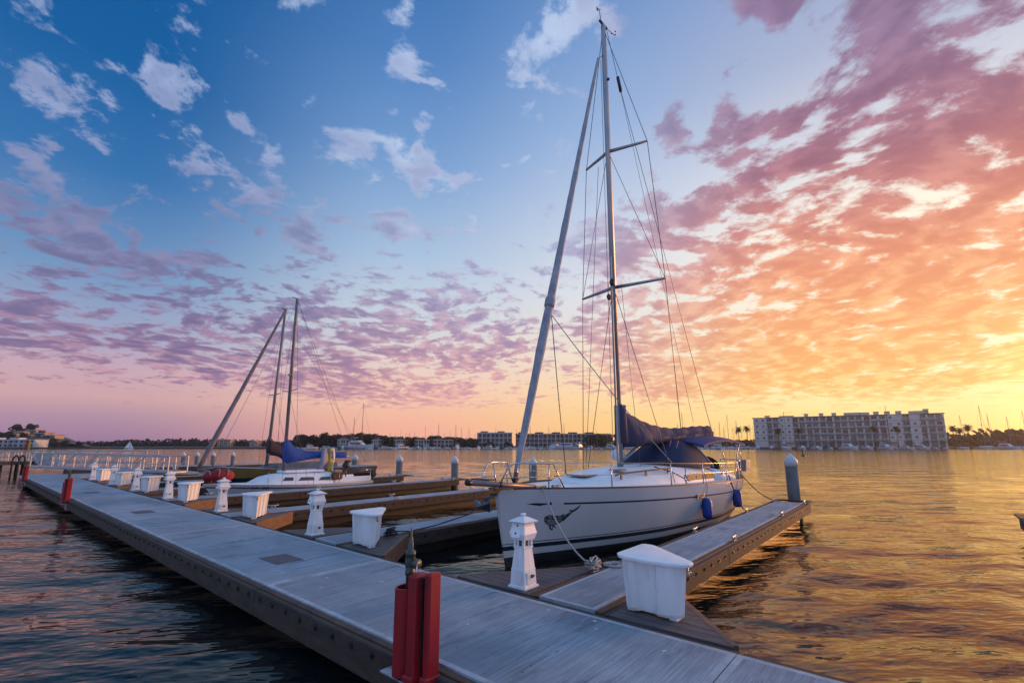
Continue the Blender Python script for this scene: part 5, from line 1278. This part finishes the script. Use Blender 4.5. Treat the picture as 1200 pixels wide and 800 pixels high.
def apartments(name, label, p0, p1, D0, D1, storeys, fh, nb, m, roofm, cat='apartment building', z0=1.15, dep=14, bal=True, group=None):
    P, Q = S(p0, D0), S(p1, D1); d = Q - P; L = d.length; rz = math.atan2(d.y, d.x); H = storeys * fh
    t = thing(name, label, cat, (P.x, P.y, z0), rz, group)
    w = MB(); w.box((L / 2, dep / 2 + .8, H / 2), (L, dep, H)); bw = L / nb
    for i in range(nb + 1): w.box((min(max(i * bw, .25), L - .25), .4, H / 2), (.4 if i % 3 else 1.6, 1.0, H))
    w.build('wall', m, t)
    b = MB()
    for s in range(1, storeys + 1): b.box((L / 2, .1, s * fh - .15), (L + .3, 1.6, .42))
    if storeys > 1:
        for i in range(1, nb): b.box((i * bw, -.35, H / 2), (.55 if i % 2 else .3, .5, H - .1))
    b.build('floor_slab', mat('white_slab', (.62, .58, .57), None, .3, .85), t)
    b = MB(); b.box((L / 2, dep / 2 + .5, H + .2), (L + .8, dep + 1.4, .4)); rf = b.build('roof', roofm, t)
    if storeys > 1:
        for i in range(0, nb - 2, 4):
            c = MB(); c.box(((i + 1.4) * bw, dep / 2, H + .9), (bw * 1.7, dep * .6, 1.1)); c.build('roof_block', m, rf)
    for s in range(storeys):
        for i in range(nb):
            c = MB(); c.box(((i + .5) * bw, .72, s * fh + fh * .48), (bw * .6, .12, fh * .56)); c.build('window', M_PANE, t)
    return t
M_BROWN = mat('brown_stucco', (.19, .12, .10), (.12, .08, .07), .2, .85)
apartments('apartment_block', 'long brown apartment block with white floor bands behind the far marina, right of the forestay', 606, 716, 352, 356, 3, 3.2, 22, M_BROWN, M_ROOF)
apartments('apartment_block', 'pale modern apartment block with two roof pavilions left of the furled sail', 560, 600, 348, 348, 3, 3.4, 8, mat('grey_stucco', (.30, .27, .27), (.2, .18, .18), .2, .85), mat('pale_roof', (.45, .42, .42), None, .3, .8))
apartments('waterfront_house', 'low grey house with a flat roof among the dark trees on the far shore', 396, 408, 322, 322, 2, 2.6, 4, mat('grey_stucco', (.30, .27, .27), (.2, .18, .18), .2, .85), M_ROOF, 'house', dep=8)
for p0, p1, l in ((436, 446, 'small pale waterfront house under the trees right of the ketch'), (462, 474, 'long low brown building behind the masts right of the ketch'), (487, 503, 'low flat-roofed building behind the third row of masts'), (508, 530, 'wide low building left of the pale apartment block')):
    apartments('waterfront_house', l, p0, p1, 326, 326, 2, 2.5, 5, M_BROWN, M_ROOF, 'house', dep=8)
M_WARM = mat('sunset_lit_stucco', (.55, .33, .22), (.42, .25, .17), .2, .85)  # warm evening light on these walls is put into the stucco colour
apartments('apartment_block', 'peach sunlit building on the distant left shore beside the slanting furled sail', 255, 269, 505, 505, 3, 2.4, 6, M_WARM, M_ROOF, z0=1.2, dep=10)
apartments('apartment_block', 'small peach-lit building on the distant shore between the two left masts', 293, 301, 505, 505, 2, 2.6, 4, M_WARM, M_ROOF, z0=1.2, dep=10)
apartments('clubhouse', 'long white terraced clubhouse on the left shore below the hill', -70, 40, 325, 325, 2, 2.5, 18, mat('club_white', (.58, .59, .62), None, .3, .8), mat('club_roof', (.34, .35, .38), None, .3, .8), 'clubhouse', dep=9)
for i, (px, D, z, w, l) in enumerate(((3, 362, 8.6, 9, 'leftmost warm-lit house on the left hill'), (14, 366, 10.2, 8, 'second warm-lit house from the left on the hill'), (22, 358, 7.6, 9, 'low warm-lit house in the middle of the left hill'), (29, 372, 11.4, 7, 'topmost warm-lit house on the left hill'),
                                  (38, 362, 9.2, 8, 'warm-lit house right of the hilltop'), (47, 360, 7.4, 10, 'flat-roofed warm-lit house on the right slope of the hill'), (57, 352, 1.6, 8, 'lowest pale house at the right foot of the hill'), (-8, 366, 9.2, 9, 'warm-lit house on the hill cut by the picture edge'))):
    p = S(px, D); q = px + w * 548 / D
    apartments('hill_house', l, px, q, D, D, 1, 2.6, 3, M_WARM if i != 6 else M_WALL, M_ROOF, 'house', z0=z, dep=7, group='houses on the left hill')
for px, D, s in ((-14, 350, .7), (-3, 355, .62), (9, 352, .6), (17, 380, .8), (26, 350, .55), (34, 384, .85), (43, 376, .7), (53, 366, .6), (61, 352, .5)):
    zz = 1.2 + {-14: 6, -3: 5, 9: 5.5, 17: 10, 26: 5, 34: 10, 43: 8, 53: 4.5, 61: 1.5}[px]
    dup(tp[(px + 20) % 4], S(px, D, zz), rnd.uniform(0, 6), 'dark tree between the houses on the left hill', s)

# ---- moored boats along the far shore
M_GEL = mat('far_white_gelcoat', (.62, .62, .65), (.52, .52, .55), .4, .4)
M_COVERS = [mat('far_navy_cover', (.03, .045, .12), None, .4, .8), mat('far_tan_cover', (.22, .17, .13), None, .4, .8)]
def motor_yacht(label, L, loc, rz, fly=True, canvas=None, group='motor boats moored on the far shore'):
    t = thing('motor_boat', label, 'motor boat', loc, rz, group); w = L * .16
    b = MB(); rr = []
    for u, k, z in ((0, .9, 1.25), (.35, 1, 1.35), (.7, .85, 1.6), (.9, .42, 1.85), (1, .04, 2.0)):
        x = L * (u - .5); rr.append([(x, -w * k * .75, -.3), (x, -w * k, z * L / 12), (x, w * k, z * L / 12), (x, w * k * .75, -.3)])
    b.loft(rr, True, True); b.box((-L * .04, 0, .42 * L / 12), (L * .7, w * 2.02, .10), 1); b.build('hull', [M_GEL, M_NAVY], t)
    s = L / 12; b = MB(); b.loft([[(-L * .32, -w * .8, 1.2 * s), (L * .22, -w * .62, 1.4 * s), (L * .22, w * .62, 1.4 * s), (-L * .32, w * .8, 1.2 * s)], [(-L * .30, -w * .7, 2.75 * s), (L * .06, -w * .55, 2.75 * s), (L * .06, w * .55, 2.75 * s), (-L * .30, w * .7, 2.75 * s)]], True, True)
    b.build('cabin', M_GEL, t)
    b = MB(); b.box((-L * .08, 0, 2.15 * s), (L * .36, w * 1.58, .52 * s)); b.box((-L * .312, 0, 1.95 * s), (.08, w * 1.1, .9 * s)); b.build('window_band', M_PANE, t)
    if fly:
        b = MB(); b.box((-L * .12, 0, 3.05 * s), (L * .32, w * 1.35, .5 * s), bev=.1); b.beam((-L * .2, -w * .6, 3.2 * s), (-L * .24, -w * .6, 4.3 * s), .12, .12); b.beam((-L * .2, w * .6, 3.2 * s), (-L * .24, w * .6, 4.3 * s), .12, .12); b.box((-L * .2, 0, 4.35 * s), (L * .2, w * 1.4, .12)); b.build('flybridge', M_GEL, t)
    if canvas:
        b = MB(); b.box((-L * .39, 0, 2.3 * s), (L * .18, w * 1.5, 1.1 * s), bev=.15); b.build('canvas', canvas, t)
    return t
def far_sail(label, L, H, loc, rz, cov, group='sailboats moored on the far shore'):
    t = thing('moored_sailboat', label, 'sailboat', loc, rz, group); w = L * .15
    b = MB(); rr = []
    for u, k, z in ((0, .72, 1.0), (.35, 1, 1.0), (.7, .8, 1.15), (.9, .38, 1.28), (1, .03, 1.35)):
        x = L * (u - .5); rr.append([(x, -w * k * .6, -.3), (x, -w * k, z), (x, w * k, z), (x, w * k * .6, -.3)])
    b.loft(rr, True, True); b.build('hull', M_GEL, t)
    b = MB(); b.loft([[(-L * .18, -w * .7, 1.0), (L * .22, -w * .5, 1.1), (L * .22, w * .5, 1.1), (-L * .18, w * .7, 1.0)], [(-L * .17, -w * .55, 1.55), (L * .14, -w * .35, 1.5), (L * .14, w * .35, 1.5), (-L * .17, w * .55, 1.55)]], True, True); b.build('cabin', M_GEL, t)
    b = MB(); b.tube([(L * .08, 0, 1.3), (L * .08, 0, H)], [.12, .085], 6); b.tube([(L * .08, -w * .7, H * .55), (L * .08, w * .7, H * .55)], .05, 4); b.build('mast', mat('far_mast', (.17, .14, .13), None, .5, .6), t)
    b = MB(); b.tube([(L * .07, 0, 2.3), (-L * .33, 0, 2.2)], [.30, .17], 7); b.build('sail_cover', M_COVERS[cov], t)
    b = MB(); b.tube([(L * .48, 0, 1.4), (L * .08, 0, H * .97)], .05, 4); b.tube([(-L * .48, 0, 1.1), (L * .08, 0, H)], .025, 4); b.build('stay', mat('far_mast', (.17, .14, .13), None, .5, .6), t)
    return t
base = HEAD
my = motor_yacht('white motor yacht with a flybridge, largest in front of the hotel centre', 13, S(995, 286, 0), base + R(185))
mc = motor_yacht('white cabin cruiser with flat window band right of the largest motor yacht', 10, S(1016, 286, 0), base + R(178), False)
mk = motor_yacht('motor boat with navy canvas in front of the left part of the hotel', 9.5, S(940, 290, 0), base + R(170), False, M_COVERS[0])
def mdup(p, px, D, rz, l, s=1): dup(p, S(px, D, 0), base + R(rz), l, s)
mdup(my, 1038, 285, 178, 'motor yacht with a tall bridge below the third hotel palm', .9); mdup(mk, 957, 289, 185, 'white motor boat with dark cover between hotel palms and the largest motor yacht', .95)
mdup(mk, 904, 300, 150, 'white motor boat moored at the left end of the hotel', .95); mdup(mc, 888, 303, 160, 'small white cruiser just left of the hotel corner', .8)
mdup(mk, 1081, 285, 180, 'dark-canopied motor boat under the hotel right wing', 1.05); mdup(mc, 1062, 286, 200, 'white cruiser moored side-on below the fourth palm', .9); mdup(my, 1181, 285, 185, 'flybridge motor yacht near the right edge of the picture', 1.0)
mdup(mc, 1158, 286, 120, 'white cruiser left of the flybridge yacht near the right edge', .9)
for px in (973, 1049, 1096, 1108, 1199): mdup(mc, px, 287, 175, 'small white boat low against the quay by the hotel', .55)
# big two-masted yacht
kt = motor_yacht('large motor ketch with two tall masts moored in front of the dark trees', 20, S(421, 300, 0), base + R(-105), True, None)
for x, H in ((-4.5, 20), (1.6, 29)):
    b = MB(); b.tube([(x, 0, 2.5), (x, 0, H)], [.22, .13], 7); b.tube([(x, -1.2, H * .45), (x, 1.2, H * .45)], .07, 5); b.build('mast', mat('far_mast', (.17, .14, .13), None, .5, .6), kt)
b = MB(); b.tube([(-9.5, 0, 2.5), (1.6, 0, 29)], .05, 4); b.tube([(9, 0, 3.2), (1.6, 0, 29)], .05, 4); b.build('stay', mat('far_mast', (.17, .14, .13), None, .5, .6), kt)
tp_m = 'white motor boat in the crowded far marina'
fs0 = far_sail('white sailboat with the tallest mast right of the hotel, leaning by the palms', 11, 20.5, S(1129, 286, 0), base + R(160), 0)
def sdup(px, D, top, l, rz=None):
    H = 2.25 + D * (522 - top) * .00177; s = H / 20.5
    o = dup(fs0, S(px, D, 0), base + R(rnd.uniform(-30, 30) + rnd.choice((0, 180)) if rz is None else rz), l); o.scale = (min(1.15, max(.62, s * 1.15)),) * 2 + (s,)
sdup(1153, 286, 474, 'white sailboat second right of the hotel with a tall bare mast', 165); sdup(1162, 300, 484, 'sailboat with a shorter mast beside the second tall mast right of the hotel', 150)
sdup(1184, 300, 487, 'sailboat mast above the flybridge yacht near the right edge', 160); sdup(1203, 292, 480, 'sailboat at the very right edge, only partly seen', 170)
sdup(921, 293, 482, 'sailboat in front of the hotel between the first two palms', 175)
sdup(1045, 345, 473, 'sailboat mast rising behind the hotel roof', 10)
gs = 'bare-masted sailboat in the crowded far marina'
for px, top in ((457, 505), (462, 507), (469, 504), (476, 508), (480, 506), (486, 507), (498, 499), (506, 507), (514, 496), (520, 507), (527, 505), (533.5, 496), (541, 501), (549, 502), (556, 507), (566, 508), (581, 499), (593, 507), (606, 502), (615, 507), (622, 498), (634, 505), (643, 500), (651, 502), (661, 497), (668, 504), (683, 501), (690, 506), (699, 503), (712, 506), (742, 500), (755, 497),
                (764, 501), (773, 498), (787, 500), (796, 496), (800, 483), (809, 499), (815, 497), (823, 500), (834, 497), (839, 501), (845, 494), (849, 499), (856, 484), (861, 500), (864, 492), (871, 498), (880, 495), (884, 499)):
    sdup(px, rnd.uniform(296, 314), top + rnd.uniform(-1, 1), gs + (' left of the large yacht forestay' if px < 640 else ' behind the large yacht mast and boom'))
for i, px in enumerate((346, 355, 365, 384, 394, 402, 452, 463, 471, 482, 490, 502, 511, 524, 536, 546, 561, 572, 583, 597, 612, 621, 633, 648, 657, 664, 679, 692, 703, 717, 740, 752, 766, 781, 793, 806, 818, 829, 838, 850, 860, 870, 879)):
    p = (my, mc, mk)[(i * 7 + 1) % 3]
    mdup(p, px, rnd.uniform(294, 306), rnd.uniform(0, 360), tp_m + (' left of the large yacht forestay' if px < 640 else ' behind the large yacht mast and boom'), rnd.uniform(.6, .95))
big = motor_yacht('long dark-hulled motor yacht in front of the brown apartment block', 17, S(660, 296, 0), base + R(88), False, None)
# jetty floats under the moored boats
b = MB()
for a, c in ((445, 560), (562, 730), (738, 884), (890, 1110), (1116, 1260)):
    b.beam(S(a, 316 if a < 800 else 297, .35), S(c, 314 if a < 800 else 294, .35), 1.6, .5)
tag(b.build('marina_pontoon', M_QUAY), 'long low pontoons under the moored boats on the far shore', 'pontoon')

# ---- small things on the water
bu = thing('buoy', 'small dark channel buoy on the orange water left of the hotel boats', 'buoy', S(940, 106, 0))
b = MB(); b.lathe([(.5, -.2), (.55, .05), (.4, .2), (.1, .25)], (0, 0, 0), 12); b.build('buoy_float', M_BLACK, bu); b = MB(); b.lathe([(.12, .2), (.10, .9), (.2, .95), (.2, 1.25), (.03, 1.3)], (0, 0, 0), 10); b.build('topmark', M_BLACK, bu)
dn = thing('sailing_dinghy', 'little boat under white sail far off on the left', 'sailing boat', S(151, 282, 0), base + R(-60))
b = MB(); b.loft([[(-2.2, -.6, 0), (-2.2, .6, 0), (-2.2, .6, .6), (-2.2, -.6, .6)], [(0, -.8, 0), (0, .8, 0), (0, .8, .65), (0, -.8, .65)], [(2.3, -.05, .2), (2.3, .05, .2), (2.3, .05, .8), (2.3, -.05, .8)]], True, True); b.build('hull', M_GEL, dn)
b = MB(); b.add([(.5, .02, .9), (-1.9, .1, 1.0), (.45, .02, 5.0), (.5, -.02, .9), (-1.9, .06, 1.0), (.45, -.02, 5.0)], [(0, 1, 2), (5, 4, 3), (0, 3, 4, 1), (1, 4, 5, 2), (2, 5, 3, 0)]); b.add([(2.2, .02, .9), (.7, .12, 1.0), (.55, .02, 4.3), (2.2, -.02, .9), (.7, .08, 1.0), (.55, -.02, 4.3)], [(0, 1, 2), (5, 4, 3), (0, 3, 4, 1), (1, 4, 5, 2), (2, 5, 3, 0)]); b.build('sail', M_FIBRE, dn)
bd = thing('bird', 'small dark bird gliding in front of the low pink cloud bank on the left', 'bird', tuple(S(236, 90) + Vector((0, 0, 2.25 + 90 * 92 * .00177))), 1.0)
b = MB(); b.loft([[(-.28, 0, 0)] * 4, [(-.1, -.06, -.05), (-.1, .06, -.05), (-.1, .06, .06), (-.1, -.06, .06)], [(.14, -.05, -.05), (.14, .05, -.05), (.14, .05, .06), (.14, -.05, .06)], [(.34, 0, .03)] * 4], False, False, 0, True, True)
for s in (-1, 1):
    b.add([(.10, s * .04, .03), (-.10, s * .04, .03), (-.16, s * .40, .12), (.10, s * .38, .14), (-.22, s * .80, .06), (-.06, s * .76, .08), (.10, s * .04, .015), (-.10, s * .04, .015), (-.16, s * .40, .105), (.10, s * .38, .125)], [(0, 1, 2, 3), (3, 2, 4, 5), (6, 9, 8, 7)])
b.build('bird_body', M_BLACK, bd)

# ------------------------------------------------------------------ evening haze over the harbour
def haze():
    m = bpy.data.materials.new('haze'); m.use_nodes = True; nt = m.node_tree; nt.nodes.clear()
    v = nt.nodes.new('ShaderNodeVolumePrincipled'); v.inputs['Color'].default_value = (.95, .93, .92, 1); v.inputs['Density'].default_value = .00014; v.inputs['Anisotropy'].default_value = .55
    o = nt.nodes.new('ShaderNodeOutputMaterial'); nt.links.new(v.outputs[0], o.inputs['Volume'])
    b = MB(); b.box((0, 0, 29.0), (2900, 2900, 62)); h = b.build('haze', m); h['kind'] = 'stuff'
haze()
